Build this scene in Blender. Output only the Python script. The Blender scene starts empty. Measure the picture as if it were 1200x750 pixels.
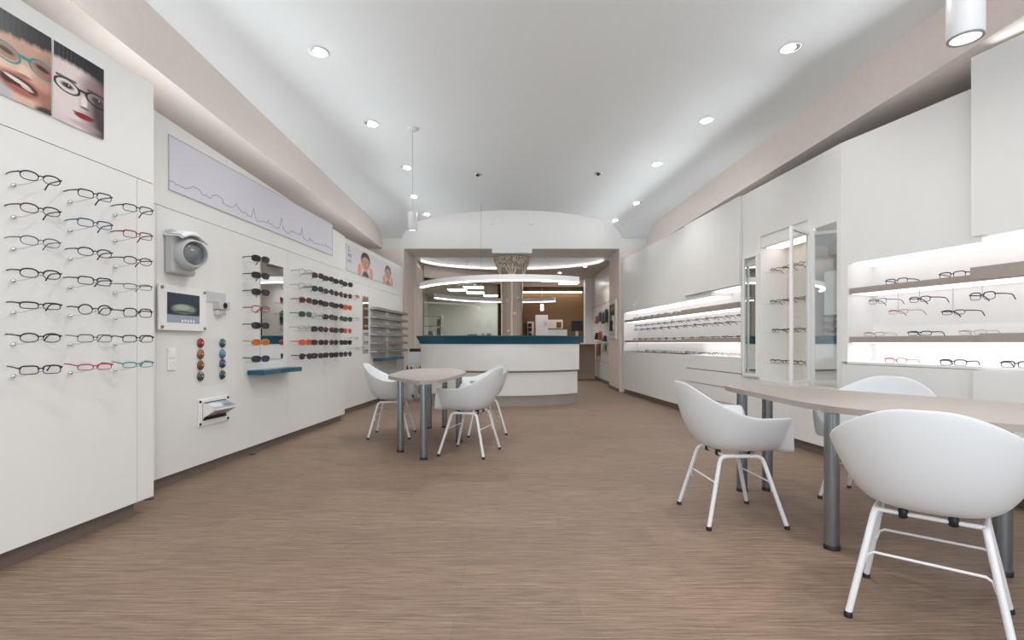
import bpy, bmesh, math, random
import numpy as np
from mathutils import Vector, Matrix

random.seed(7)
SC = bpy.context.scene
COL = SC.collection
PI = math.pi

# ------------------------------------------------------------------ camera
F, CX, CY, EYE = 600.0, 600.0, 402.0, 1.08      # focal (px of a 1200x750 frame), principal point, eye height
cam = bpy.data.cameras.new('camera'); cam_o = bpy.data.objects.new('camera', cam); COL.objects.link(cam_o)
cam.sensor_width = 36; cam.lens = 36 * F / 1200; cam.shift_x = 0; cam.shift_y = (CY - 375) / 1200
cam.clip_start = .05
cam_o.location = (0, 0, EYE); cam_o.rotation_euler = (PI / 2, 0, 0)
SC.camera = cam_o

# ------------------------------------------------------------------ world, daylight, exposure
w = bpy.data.worlds.new('world'); SC.world = w; w.use_nodes = True
w.node_tree.nodes['Background'].inputs[0].default_value = (.80, .88, 1, 1)
w.node_tree.nodes['Background'].inputs[1].default_value = 1.0
SC.view_settings.view_transform = 'Standard'; SC.view_settings.look = 'None'
SC.view_settings.gamma = 1; SC.view_settings.use_curve_mapping = False
SC.view_settings.exposure = 0.34

def area(name, loc, rot, sx, sy, power, col):
    l = bpy.data.lights.new(name, 'AREA'); l.shape = 'RECTANGLE'; l.size = sx; l.size_y = sy; l.energy = power; l.color = col
    o = bpy.data.objects.new(name, l); COL.objects.link(o); o.location = loc; o.rotation_euler = rot
    return o
# daylight entering through the shop window behind the camera
area('daylight_window', (0.2, -1.62, 1.62), (PI / 2, 0, 0), 5.6, 2.6, 70, (.90, .96, 1))

def spot(loc, power, size=118, col=(1, .97, .94), parent=None, blend=.7, rad=.05):
    l = bpy.data.lights.new('spot', 'SPOT'); l.energy = power; l.spot_size = math.radians(size); l.spot_blend = blend
    l.color = col; l.shadow_soft_size = rad
    o = bpy.data.objects.new('spot', l); COL.objects.link(o); o.location = loc
    return o

# ------------------------------------------------------------------ materials
def nt(name):
    m = bpy.data.materials.new(name); m.use_nodes = True
    return m, m.node_tree, m.node_tree.nodes['Principled BSDF']

def mat(name, col, rough=.5, metal=0, coat=0, bump=0, bscale=80, var=.03, emit=0, ecol=None, spec=.5):
    m, t, b = nt(name)
    n = t.nodes.new('ShaderNodeTexNoise'); n.inputs['Scale'].default_value = bscale; n.inputs['Detail'].default_value = 3
    tc = t.nodes.new('ShaderNodeTexCoord'); t.links.new(tc.outputs['Object'], n.inputs['Vector'])
    r = t.nodes.new('ShaderNodeValToRGB')
    c = np.array(col[:3])
    r.color_ramp.elements[0].position = .3; r.color_ramp.elements[1].position = .7
    r.color_ramp.elements[0].color = (*(c * (1 - var)), 1); r.color_ramp.elements[1].color = (*np.minimum(c * (1 + var), 1), 1)
    t.links.new(n.outputs['Fac'], r.inputs['Fac']); t.links.new(r.outputs['Color'], b.inputs['Base Color'])
    b.inputs['Roughness'].default_value = rough; b.inputs['Metallic'].default_value = metal
    b.inputs['Coat Weight'].default_value = coat; b.inputs['Coat Roughness'].default_value = .12
    b.inputs['Specular IOR Level'].default_value = spec
    if bump:
        bp = t.nodes.new('ShaderNodeBump'); bp.inputs['Strength'].default_value = bump; bp.inputs['Distance'].default_value = .002
        t.links.new(n.outputs['Fac'], bp.inputs['Height']); t.links.new(bp.outputs['Normal'], b.inputs['Normal'])
    if emit:
        b.inputs['Emission Color'].default_value = (*(ecol or col)[:3], 1); b.inputs['Emission Strength'].default_value = emit
    return m

def clear_mat(name, tint=(1, 1, 1), gloss=.07, rough=.02):
    m = bpy.data.materials.new(name); m.use_nodes = True; t = m.node_tree; t.nodes.clear()
    o = t.nodes.new('ShaderNodeOutputMaterial'); tr = t.nodes.new('ShaderNodeBsdfTransparent'); gl = t.nodes.new('ShaderNodeBsdfGlossy')
    mx = t.nodes.new('ShaderNodeMixShader'); lw = t.nodes.new('ShaderNodeLayerWeight'); lw.inputs[0].default_value = .5
    pw = t.nodes.new('ShaderNodeMath'); pw.operation = 'POWER'; pw.inputs[1].default_value = 4
    ma = t.nodes.new('ShaderNodeMath'); ma.operation = 'MULTIPLY_ADD'; ma.inputs[1].default_value = gloss * 7; ma.inputs[2].default_value = gloss
    t.links.new(lw.outputs['Facing'], pw.inputs[0]); t.links.new(pw.outputs[0], ma.inputs[0])
    tr.inputs[0].default_value = (*tint, 1); gl.inputs['Roughness'].default_value = rough
    t.links.new(ma.outputs[0], mx.inputs[0]); t.links.new(tr.outputs[0], mx.inputs[1]); t.links.new(gl.outputs[0], mx.inputs[2])
    t.links.new(mx.outputs[0], o.inputs[0])
    return m

def floor_mat():
    m, t, b = nt('woven_vinyl_floor')
    tc = t.nodes.new('ShaderNodeTexCoord')
    def noise(sx, sy, det, rough=.6):
        mp = t.nodes.new('ShaderNodeMapping'); mp.inputs['Scale'].default_value = (sx, sy, 1)
        t.links.new(tc.outputs['Object'], mp.inputs[0])
        n = t.nodes.new('ShaderNodeTexNoise'); n.inputs['Scale'].default_value = 1; n.inputs['Detail'].default_value = det
        n.inputs['Roughness'].default_value = rough
        t.links.new(mp.outputs[0], n.inputs['Vector']); return n
    a = noise(3.2, 85, 4, .7); c = noise(7, 240, 2)
    mixn = t.nodes.new('ShaderNodeMix'); mixn.data_type = 'FLOAT'; mixn.inputs[0].default_value = .4
    t.links.new(a.outputs['Fac'], mixn.inputs[2]); t.links.new(c.outputs['Fac'], mixn.inputs[3])
    r = t.nodes.new('ShaderNodeValToRGB'); e = r.color_ramp.elements
    e[0].position = .34; e[0].color = (.122, .081, .056, 1); e[1].position = .66; e[1].color = (.365, .262, .192, 1)
    k = e.new(.5); k.color = (.24, .164, .117, 1)
    t.links.new(mixn.outputs[0], r.inputs[0])
    br = t.nodes.new('ShaderNodeTexBrick'); br.inputs['Scale'].default_value = 1; br.inputs['Brick Width'].default_value = 1.0
    br.inputs['Row Height'].default_value = .25; br.inputs['Mortar Size'].default_value = .0015; br.inputs['Mortar Smooth'].default_value = 0
    br.inputs['Color1'].default_value = (.93, .93, .93, 1); br.inputs['Color2'].default_value = (1.05, 1.05, 1.05, 1); br.inputs['Mortar'].default_value = (.8, .8, .8, 1)
    t.links.new(tc.outputs['Object'], br.inputs['Vector'])
    mu = t.nodes.new('ShaderNodeMix'); mu.data_type = 'RGBA'; mu.blend_type = 'MULTIPLY'; mu.inputs[0].default_value = 1
    t.links.new(r.outputs[0], mu.inputs[6]); t.links.new(br.outputs['Color'], mu.inputs[7])
    t.links.new(mu.outputs[2], b.inputs['Base Color'])
    b.inputs['Roughness'].default_value = .55; b.inputs['Specular IOR Level'].default_value = .35
    bp = t.nodes.new('ShaderNodeBump'); bp.inputs['Strength'].default_value = .25; bp.inputs['Distance'].default_value = .002
    t.links.new(mixn.outputs[0], bp.inputs['Height']); t.links.new(bp.outputs[0], b.inputs['Normal'])
    return m

def print_mat(name, rough=.35, emit=0):
    m, t, b = nt(name)
    a = t.nodes.new('ShaderNodeAttribute'); a.attribute_name = 'print'
    t.links.new(a.outputs['Color'], b.inputs['Base Color']); b.inputs['Roughness'].default_value = rough
    if emit:
        t.links.new(a.outputs['Color'], b.inputs['Emission Color']); b.inputs['Emission Strength'].default_value = emit
    return m

def srgb(r, g, b):
    f = lambda c: c / 12.92 if c <= .04045 else ((c + .055) / 1.055) ** 2.4
    return tuple(f(x / 255) for x in (r, g, b))

M = dict(
    floor=floor_mat(),
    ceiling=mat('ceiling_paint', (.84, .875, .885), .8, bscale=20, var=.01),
    cove=mat('blush_paint', (.82, .735, .68), .75, bscale=15, var=.02),
    blush=mat('blush_wall_paint', (.87, .78, .71), .75, bscale=15, var=.02),
    lacquer=mat('white_lacquer_panel', (.79, .79, .775), .42, coat=.08, bscale=6, var=.008),
    white=mat('white_paint', (.84, .84, .83), .55, bscale=30, var=.01),
    plastic=mat('white_moulded_plastic', (.71, .735, .75), .42, bump=.05, bscale=300, var=.01),
    white_metal=mat('white_powder_coat', (.76, .77, .78), .35, bscale=90, var=.01),
    toe=mat('taupe_plinth', (.17, .135, .115), .45, bscale=40, var=.05),
    taupe=mat('taupe_laminate', (.36, .315, .285), .45, bscale=40, var=.04),
    shelf=mat('taupe_shelf_board', (.36, .31, .275), .5, bscale=40, var=.04),
    trayc=mat('grey_taupe_tray', (.27, .24, .22), .5, bscale=40, var=.05),
    teal=mat('teal_lacquer', srgb(12, 84, 106), .35, coat=.2, bscale=20, var=.04),
    steel=mat('brushed_steel', (.28, .315, .34), .26, metal=.85, bscale=60, var=.06),
    chrome=mat('chrome', (.75, .75, .76), .15, metal=1, bscale=60, var=.02),
    grey=mat('light_grey_plastic', (.55, .56, .57), .45, bscale=60, var=.03),
    midgrey=mat('grey_plastic', (.33, .34, .36), .45, bscale=60, var=.03),
    black=mat('black_plastic', (.010, .010, .012), .5, bscale=60, var=.2),
    darkgap=mat('dark_recess', (.05, .045, .04), .7, bscale=60, var=.1),
    navy=mat('dark_blue_felt', srgb(40, 66, 84), .9, bscale=200, var=.1),
    brown=mat('brown_wall_paint', (.17, .092, .040), .7, bscale=15, var=.03),
    column=mat('sand_column_plaster', (.50, .40, .32), .7, bump=.2, bscale=60, var=.04),
    relief=mat('pale_relief', (.88, .78, .67), .65, bscale=60, var=.06),
    capital=mat('dark_capital', (.46, .37, .29), .8, bscale=30, var=.25),
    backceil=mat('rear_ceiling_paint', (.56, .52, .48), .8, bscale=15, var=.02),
    labwall=mat('pale_green_wall', (.66, .66, .63), .7, bscale=12, var=.02),
    cream=mat('cream_backing', (.86, .79, .71), .5, bscale=20, var=.02),
    mirror=mat('mirror_silver', (.88, .89, .89), .01, metal=1, bscale=5, var=.0),
    led=mat('led_diffuser', (1, 1, 1), .5, emit=3.5, ecol=(1, .98, .96)),
    nicheled=mat('niche_led', (1, 1, 1), .5, emit=1.12, ecol=(1, .97, .985)),
    warmled=mat('warm_led', (1, 1, 1), .5, emit=6, ecol=(1, .9, .78)),
    lamp=mat('lamp_lens', (1, 1, 1), .5, emit=14, ecol=(1, .97, .92)),
    panel_light=mat('ceiling_panel_light', (1, 1, 1), .5, emit=14, ecol=(1, 1, .98)),
    glass=clear_mat('clear_glass', (.98, .99, .985), .025), sheet=clear_mat('clear_acrylic', (.985, .985, .985), .006),
    doorglass=clear_mat('door_glass', (.955, .97, .965), .04),
    tintglass=clear_mat('greenish_glass', (.86, .885, .85), .04),
    lens=clear_mat('eyeglass_lens', (.95, .96, .97), .035),
    screen=print_mat('screen_image', .15, .08),
    print=print_mat('poster_print', .3),
)

# ------------------------------------------------------------------ mesh helpers
class MB:
    def __init__(s): s.v = []; s.f = []; s.m = []; s.smooth = []
    def add(s, vs, fs, mi=0, smooth=False):
        o = len(s.v); s.v += [tuple(v) for v in vs]
        for f in fs: s.f.append([i + o for i in f]); s.m.append(mi); s.smooth.append(smooth)
        return s
    def hexa(s, p, mi=0):           # 8 points: bottom ring 0-3, top ring 4-7
        return s.add(p, [(3, 2, 1, 0), (4, 5, 6, 7), (0, 1, 5, 4), (1, 2, 6, 5), (2, 3, 7, 6), (3, 0, 4, 7)], mi)
    def box(s, x0, x1, y0, y1, z0, z1, mi=0):
        return s.hexa([(x0, y0, z0), (x1, y0, z0), (x1, y1, z0), (x0, y1, z0), (x0, y0, z1), (x1, y0, z1), (x1, y1, z1), (x0, y1, z1)], mi)
    def prism(s, poly, z0, z1, mi=0, smooth=False):   # poly ccw in xy
        n = len(poly)
        z0f = z0 if callable(z0) else (lambda p: z0); z1f = z1 if callable(z1) else (lambda p: z1)
        vs = [(p[0], p[1], z0f(p)) for p in poly] + [(p[0], p[1], z1f(p)) for p in poly]
        s.add(vs, [tuple(reversed(range(n))), tuple(range(n, 2 * n))], mi)
        s.add(vs, [(i, (i + 1) % n, n + (i + 1) % n, n + i) for i in range(n)], mi, smooth)
        return s
    def tube(s, path, r, n=8, mi=0, caps=True, ratio=1.0):
        path = [Vector(p) for p in path]; rings = []
        up0 = Vector((0, 0, 1))
        for i, p in enumerate(path):
            a = path[max(i - 1, 0)]; b = path[min(i + 1, len(path) - 1)]
            d = (b - a).normalized()
            u = d.cross(up0)
            if u.length < 1e-3: u = d.cross(Vector((1, 0, 0)))
            u.normalize(); v = u.cross(d).normalized()
            rr = r[i] if isinstance(r, (list, tuple)) else r
            rings.append([p + u * math.cos(2 * PI * k / n) * rr * ratio + v * math.sin(2 * PI * k / n) * rr for k in range(n)])
        vs = [q for ring in rings for q in ring]; fs = []
        for i in range(len(path) - 1):
            for k in range(n):
                fs.append((i * n + k, i * n + (k + 1) % n, (i + 1) * n + (k + 1) % n, (i + 1) * n + k))
        s.add(vs, fs, mi, True)
        if caps:
            s.add(rings[0], [tuple(range(n))], mi); s.add(rings[-1], [tuple(reversed(range(n)))], mi)
        return s
    def loop(s, path, r, n=6, mi=0, rz=None):   # closed tube
        path = [Vector(p) for p in path]; N = len(path); nor = (path[N // 3] - path[0]).cross(path[2 * N // 3] - path[0]).normalized()
        vs = []
        for i, p in enumerate(path):
            d = (path[(i + 1) % N] - path[i - 1]).normalized(); u = d.cross(nor).normalized()
            rr = r[i] if isinstance(r, (list, tuple)) else r
            vs += [p + u * math.cos(2 * PI * k / n) * rr + nor * math.sin(2 * PI * k / n) * (rz or rr) for k in range(n)]
        fs = [(i * n + k, ((i + 1) % N) * n + k, ((i + 1) % N) * n + (k + 1) % n, i * n + (k + 1) % n) for i in range(N) for k in range(n)]
        return s.add(vs, fs, mi, True)
    def lathe(s, prof, c, axis=(0, 0, 1), n=24, mi=0, smooth=True, caps=True):   # prof: (radius, height along axis)
        a = Vector(axis).normalized(); u = a.orthogonal().normalized(); v = a.cross(u); c = Vector(c)
        vs = [c + a * h + (u * math.cos(2 * PI * k / n) + v * math.sin(2 * PI * k / n)) * r for r, h in prof for k in range(n)]
        fs = [(i * n + k, i * n + (k + 1) % n, (i + 1) * n + (k + 1) % n, (i + 1) * n + k) for i in range(len(prof) - 1) for k in range(n)]
        s.add(vs, fs, mi, smooth)
        if caps and prof[0][0] > 1e-5: s.add(vs[:n], [tuple(reversed(range(n)))], mi)
        if caps and prof[-1][0] > 1e-5: s.add(vs[-n:], [tuple(range(n))], mi)
        return s
    def mesh(s, name, mats):
        me = bpy.data.meshes.new(name); me.from_pydata(s.v, [], s.f)
        for m in (mats if isinstance(mats, (list, tuple)) else [mats]): me.materials.append(M[m] if isinstance(m, str) else m)
        me.polygons.foreach_set('material_index', s.m); me.polygons.foreach_set('use_smooth', s.smooth); me.update()
        return me
    def build(s, name, mats, parent=None, bevel=0, local=False):
        if parent is not None and not local:
            off = WORLD[parent.name]
            s.v = [(v[0] - off[0], v[1] - off[1], v[2] - off[2]) for v in s.v]
        me = s.mesh(name, mats)
        if parent is None and not local:          # put the origin at the base of the mesh
            a = np.array(s.v); c = (a.min(0) + a.max(0)) / 2; c[2] = a[:, 2].min()
            me.transform(Matrix.Translation(-Vector(c))); loc = Vector(c)
        else: loc = Vector((0, 0, 0))
        o = bpy.data.objects.new(name, me); COL.objects.link(o); o.location = loc; o.parent = parent
        WORLD[o.name] = tuple(Vector(WORLD[parent.name]) + loc) if parent is not None else tuple(loc)
        if bevel:
            b = o.modifiers.new('bevel', 'BEVEL'); b.width = bevel; b.segments = 2; b.limit_method = 'ANGLE'
        return o
WORLD = {}

def empty(name, loc):
    o = bpy.data.objects.new(name, None); COL.objects.link(o); o.location = loc; o.empty_display_size = .1; WORLD[o.name] = tuple(loc)
    return o
def tag(o, label=None, cat=None, group=None, kind=None):
    if label: o['label'] = label
    if cat: o['category'] = cat
    if group: o['group'] = group
    if kind: o['kind'] = kind
    return o
def thing(name, loc, label, cat, group=None): return tag(empty(name, loc), label, cat, group)
def struct(o): o['kind'] = 'structure'; return o

def copy_tree(o, parent=None):
    c = o.copy(); COL.objects.link(c); c.parent = parent
    for ch in o.children: copy_tree(ch, c)
    return c
def link(name, me, parent=None, loc=(0, 0, 0)):
    o = bpy.data.objects.new(name, me); COL.objects.link(o); o.parent = parent; o.location = loc
    return o

# ------------------------------------------------------------------ wall planes  X = a + b*Y (plan lines found from the floor)
class Plane:
    def __init__(s, a, b, side):      # side: +1 room is towards +X
        s.a, s.b = a, b
        n = Vector((1, -b, 0)).normalized() * side; s.n = n; s.t = Vector((b, 1, 0)).normalized(); s.rot = math.atan2(n.y, n.x)
    def Y(s, px):  return s.a / ((px - CX) / F - s.b)
    def P(s, y, z, off=0): return Vector((s.a + s.b * y, y, z)) + s.n * off
    def at(s, px, py, off=0):
        y = s.Y(px); return s.P(y, EYE + (CY - py) * y / F, off)
    def slab(s, mb, y0, y1, z0, z1, o0, o1, mi=0):   # box lying on the plane between offsets o0 < o1
        z1a, z1b = z1 if isinstance(z1, tuple) else (z1, z1)
        return mb.hexa([s.P(y0, z0, o0), s.P(y1, z0, o0), s.P(y1, z0, o1), s.P(y0, z0, o1),
                        s.P(y0, z1a, o0), s.P(y1, z1b, o0), s.P(y1, z1b, o1), s.P(y0, z1a, o1)], mi)
PA = Plane(-2.5905, .085, 1)
PB = Plane(-2.854, .07, 1)
PC = Plane(-3.10, .075, 1)
RF = Plane(3.374, -.089, -1)
RN = Plane(4.301, -.29, -1)
KINK = 4.61

# ================================================================== SETTING
RECZ = 4.30
CZ, SZ = 3.60, 3.16           # coffer ceiling, lower soffit / beam underside
BEAM0, BEAM1 = 11.29, 12.45
XL, XR = -3.5, 4.05
Y0, Y1 = -1.7, 20.2
fl = lambda y: -2.62 - .0213 * y      # fascia lines
fr = lambda y: 3.366 - .035 * y

struct(MB().box(XL, XR, Y0, Y1, -.08, 0).build('floor', 'floor'))
struct(MB().box(XL - .12, XL, Y0, Y1, 0, 4.45).build('wall_left', 'blush'))
struct(MB().box(XR, XR + .12, Y0, Y1, 0, 4.45).build('wall_right', 'blush'))
struct(MB().box(XL, XR, Y1, Y1 + .12, 0, 4.45).build('wall_back', 'labwall'))
# street wall behind the camera with its shop window
wf = empty('wall_front', (0, Y0, 0)); struct(wf)
MB().box(XL, -2.7, Y0 - .12, Y0, 0, 4.45).build('wall_section', 'white', wf)
MB().box(3.1, XR, Y0 - .12, Y0, 0, 4.45).build('wall_section', 'white', wf)
MB().box(-2.7, 3.1, Y0 - .12, Y0, 3.0, 4.45).build('wall_section', 'white', wf)
MB().box(-2.7, 3.1, Y0 - .12, Y0, 0, .25).build('wall_section', 'white', wf)

# main ceiling with the elliptical notch towards the beam
EA, EB = 2.42, 1.58
def notch(x):
    return BEAM0 - EB * max(0, 1 - (x / EA) ** 2) ** .8 if abs(x) < EA else BEAM0
def cz(y):
    t = min(max((y - 10.45) / (BEAM0 - 10.45), 0), 1); return CZ - .21 * t * t
mb = MB(); cols = []
xs = sorted(set([round(-2.9 + 5.9 * i / 70, 4) for i in range(71)] + [-EA, EA] + [EA * math.sin(a * PI / 60) for a in range(-30, 31)]))
for i, u in enumerate(xs):
    ye = notch(u); ys = [Y0, 2, 6, 9] + [9 + (ye - 9) * k / 8 for k in range(1, 9)]
    col = []
    for y in ys:
        x = u
        if i == 0: x = fl(y)
        if i == len(xs) - 1: x = fr(y)
        col.append((x, y, cz(y)))
    col.append((col[-1][0], ye, RECZ))
    cols.append(col)
n = len(cols[0])
mb.add([p for c in cols for p in c], [(i * n + k, i * n + k + 1, (i + 1) * n + k + 1, (i + 1) * n + k) for i in range(len(cols) - 1) for k in range(n - 1)])
struct(mb.build('ceiling', 'ceiling'))
# slab above (recess ceiling, closes everything)
struct(MB().box(XL, XR, Y0, Y1, RECZ, RECZ + .15).build('ceiling_recess', 'white'))
# blush fascia with soffit on each side
for nm, f, xo in (('trim_1', fl, XL), ('trim_2', fr, XR)):
    s = 1 if xo > 0 else -1
    poly = [(f(Y0), Y0), (xo, Y0), (xo, BEAM0 + .02), (f(BEAM0), BEAM0 + .02)]
    if s < 0: poly = poly[::-1]
    struct(MB().prism(poly, SZ, RECZ).build(nm, 'cove'))
# beam with the jambs of the opening
struct(MB().box(XL, XR, BEAM0, BEAM1, SZ, RECZ).build('beam', 'white'))
jl = struct(MB().box(XL, -2.384, BEAM0, BEAM1, 0, SZ).build('wall_jamb_left', 'blush'))
jr = struct(MB().box(2.365, XR, BEAM0, BEAM1, 0, SZ).build('wall_jamb_right', 'blush'))
struct(MB().box(2.345, 2.365, BEAM0 + .02, BEAM1, 0, .07).build('baseboard_jamb', 'toe'))
for x in (-.44, .42):
    struct(MB().box(x - .05, x + .05, BEAM0 - .05, BEAM0, 3.69, RECZ).build('trim_rib', 'white'))

# rear room ceiling with the far half of the ellipse
RZ = 3.09
mb = MB(); cols = []
xs = sorted(set([XL, XR] + [round(-2.3 + 4.6 * i / 48, 4) for i in range(49)]))
for u in xs:
    ye = BEAM1 + 1.62 * math.sqrt(max(0, 1 - (u / 2.3) ** 2)) if abs(u) < 2.3 else BEAM1
    cols.append([(u, ye, RECZ), (u, ye, RZ), (u, Y1, RZ)])
vsr = [p for c in cols for p in c]
mb.add(vsr, [(i * 3 + 1, i * 3 + 2, (i + 1) * 3 + 2, (i + 1) * 3 + 1) for i in range(len(cols) - 1)])
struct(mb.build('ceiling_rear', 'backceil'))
struct(MB().add(vsr, [(i * 3, i * 3 + 1, (i + 1) * 3 + 1, (i + 1) * 3) for i in range(len(cols) - 1)], 0, True).build('trim_recess_rim', 'white'))
arc = [(2.23 * math.cos(a), BEAM1 + 1.545 * math.sin(a), RZ + .03) for a in [PI * (k + 1.5) / 43 for k in range(41)]]
tag(MB().tube(arc, .009, 6).build('cove_light', mat('rim_led', (1, 1, 1), .5, emit=6, ecol=(1, .98, .97))), 'thin curved light line along the rim of the rear ceiling recess', 'light strip')

# rear room walls
struct(MB().box(-2.62, -2.33, BEAM1, 13.4, 0, RZ).build('wall_rear_left', 'blush'))
struct(MB().box(2.5, XR, BEAM1, 15.9, 0, RZ).build('wall_rear_right', 'lacquer'))
struct(MB().box(2.28, XR, 15.9, 16.3, 0, RZ).build('wall_rear_return', 'white'))
struct(MB().box(2.62, XR, 16.3, 18.5, 0, RZ).build('wall_rear_corner', 'blush'))
struct(MB().box(-.40, 3.2, 18.5, 18.62, 0, 2.86).build('wall_rear', 'brown'))
struct(MB().box(-.40, 3.2, 18.30, 18.62, 2.93, RZ).build('wall_rear_pelmet', 'brown'))
struct(MB().box(-.42, -.30, 14.95, 18.5, 0, RZ).build('wall_lab_side', 'brown'))
tag(MB().box(-.2, 2.5, 18.32, 18.40, 2.88, 2.925).build('light_strip', 'warmled'), 'long warm light strip along the top of the brown wall', 'light strip')
struct(MB().box(2.47, 2.5, BEAM1, 15.9, 0, .09).build('baseboard_rear', 'toe'))
struct(MB().box(2.25, 2.28, 15.87, 16.3, 0, .09).build('baseboard_return', 'toe'))
# glazed partition of the workshop
gp = empty('window_1', (-1.3, 14.2, 0)); struct(gp)
ga, gb = Vector((-2.33, 13.4, 0)), Vector((-.33, 14.95, 0)); gd = (gb - ga).normalized(); gn = Vector((gd.y, -gd.x, 0))
def gbox(name, s0, s1, z0, z1, th, m):
    p = [ga + gd * s0 - gn * th, ga + gd * s1 - gn * th, ga + gd * s1 + gn * th, ga + gd * s0 + gn * th]
    return MB().prism([(q.x, q.y) for q in p][::-1], z0, z1).build(name, m, gp)
L = (gb - ga).length
gbox('header', 0, L, 2.8, RZ, .06, 'blush')
gbox('pane', .03, L - .03, .05, 2.8, .006, 'tintglass')
gbox('frame_post', 0, .03, 0, 2.8, .025, 'midgrey'); gbox('frame_post', L - .03, L, 0, 2.8, .025, 'black')
gbox('frame_rail', .03, L - .03, 0, .05, .025, 'midgrey')
# workshop behind the glass
struct(MB().box(-3.4, -3.3, 13.4, Y1, 0, 2.9).build('wall_lab_left', 'labwall'))
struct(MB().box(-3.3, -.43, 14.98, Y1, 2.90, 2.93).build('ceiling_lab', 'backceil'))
for (x, y, sx), wh in zip(((-1.83, 17.2, .6), (-1.23, 16.4, .6), (-1.30, 18.2, .6), (-.75, 19.3, .6)), ('the one above the shelf rack', 'the one closest to the glass', 'the one above the workbench wall', 'the one deepest in the room')):
    t = thing('ceiling_panel_lamp', (x, y, 2.86), 'square flat ceiling lamp behind the workshop glass, ' + wh, 'ceiling lamp', 'square workshop ceiling lamps')
    MB().box(x - sx / 2 - .02, x + sx / 2 + .02, y - .32, y + .32, 2.865, 2.90).build('frame', 'white', t)
    MB().box(x - sx / 2, x + sx / 2, y - .3, y + .3, 2.855, 2.867).build('diffuser', 'panel_light', t)

# ================================================================== FURNITURE: wall panels, left side
def panel_thing(name, plane, ymid, label, cat='wall panel'):
    p = plane.P(ymid, 0); return tag(empty(name, (p.x, p.y, 0)), label, None, None, 'structure')
# panel A (peg panel with portraits)
YA0, YA1 = .35, 3.30
TA = panel_thing('wall_left_front', PA, 2.3, 'glossy white peg panel carrying three columns of eyeglasses under two portraits')
ysA = PA.Y(161)
PA.slab(MB(), YA0, YA1 - .004, .095, 2.74, -.30, -.012).build('carcass', 'lacquer', TA)
PA.slab(MB(), YA0, YA1, 2.105, 2.74, -.011, 0).build('upper_panel', 'lacquer', TA)
PA.slab(MB(), YA0, ysA - .004, .095, 2.100, -.011, 0).build('peg_panel', 'lacquer', TA)
PA.slab(MB(), ysA, YA1, .095, 2.100, -.011, 0).build('side_panel', 'lacquer', TA)
PA.slab(MB(), YA0, YA1 - .1, 0, .095, -.28, -.05).build('plinth', 'toe', TA)
# panel B
YB0, YB1 = 3.0, 7.19
TB = panel_thing('wall_left_middle', PB, 5.4, 'glossy white wall panel with skyline picture above mirror and sunglasses')
zt = lambda y: 2.765 - .055 * (y - 3.79)
PB.slab(MB(), YB0, YB1 - .003, .084, (zt(YB0), zt(YB1)), -.30, -.012).build('carcass', 'lacquer', TB)
seams = [YB0, 3.73, 5.62, YB1]
PB.slab(MB(), YB0, YB1, 2.095, (zt(YB0), zt(YB1)), -.011, 0).build('upper_panel', 'lacquer', TB)
for i in range(3):
    PB.slab(MB(), seams[i] + (.003 if i else 0), seams[i + 1], .084, 2.09, -.011, 0).build('lower_panel', 'lacquer', TB)
PB.slab(MB(), YB0, YB1 - .05, 0, .084, -.28, -.035).build('plinth', 'toe', TB)
# panel C
YC0, YC1 = 7.21, 10.75
TC = panel_thing('wall_left_rear', PC, 9.3, 'glossy white wall panel with children poster above rows of glasses trays')
PC.slab(MB(), YC0, YC1, .084, 2.67, -.30, -.012).build('carcass', 'lacquer', TC)
PC.slab(MB(), YC0, YC1, 2.05, 2.67, -.011, 0).build('upper_panel', 'lacquer', TC)
PC.slab(MB(), YC0, 8.72, .084, 2.045, -.011, 0).build('lower_panel', 'lacquer', TC)
PC.slab(MB(), 8.724, YC1, .084, 2.045, -.011, 0).build('lower_panel', 'lacquer', TC)
PC.slab(MB(), YC0, YC1 - .05, 0, .084, -.28, -.035).build('plinth', 'toe', TC)

# ================================================================== right side
NZ0, NZ1 = .915, 1.785          # lit niche
S1, S2 = 1.565, 1.135           # shelf top heights
TOPZ = 2.88
# long shelving unit on the far plane
y_cab = RF.Y(868); y_end = RF.Y(729); y_mod = RF.Y(804); y_mod2 = RF.Y(834)
TF = thing('wall_shelving', tuple(RF.P(9, 0)), 'long built-in white shelving wall with lit niche, beside the column opening', 'wall shelving')
def rf(name, y0, y1, z0, z1, o0, o1, m='lacquer', T=TF, plane=RF, **k): return plane.slab(MB(), y0, y1, z0, z1, o0, o1).build(name, m, T, **k)
yl, yr = RF.Y(868), RF.Y(731.2)           # niche ends (yl nearer)
ND = -.30
rf('upper_panel', yl - .03, y_mod2, 1.79, TOPZ, ND, .0)
rf('upper_panel', y_mod2, y_end, 1.725, TOPZ, ND, -.0)
rf('upper_front', yl - .03, y_mod, 1.80, TOPZ - .002, .0005, .035)
rf('lower_panel', y_mod, y_end, .10, .905, ND, 0)
rf('niche_floor', yl, yr, .895, .905, ND, -.001)
rf('niche_end', yr, y_end, .905, 1.725, ND, 0)
rf('niche_end', yl - .03, yl, .905, 1.79, ND, 0)
rf('niche_back', yl, yr, .905, 1.79, ND - .02, ND, 'white')
rf('plinth', yl - .03, y_end - .02, 0, .10, ND, -.05, 'toe')
rf('shelf', yl, yr, S1 - .045, S1, ND, -.02, 'shelf'); rf('shelf', yl, yr, S2 - .045, S2, ND, -.02, 'shelf')
rf('shelf_front', yl, y_mod, S1 - .045, S1 + .02, -.02, .05, 'shelf')
rf('shelf_front', yl, y_mod, S2 - .045, S2 + .012, -.02, .03, 'shelf')
zs = [.10, .30, .50, .70, .905]
for i in range(4): rf('drawer', yl - .03, y_mod - .005, zs[i] + .006, zs[i + 1] - .004, ND, .012)
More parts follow.
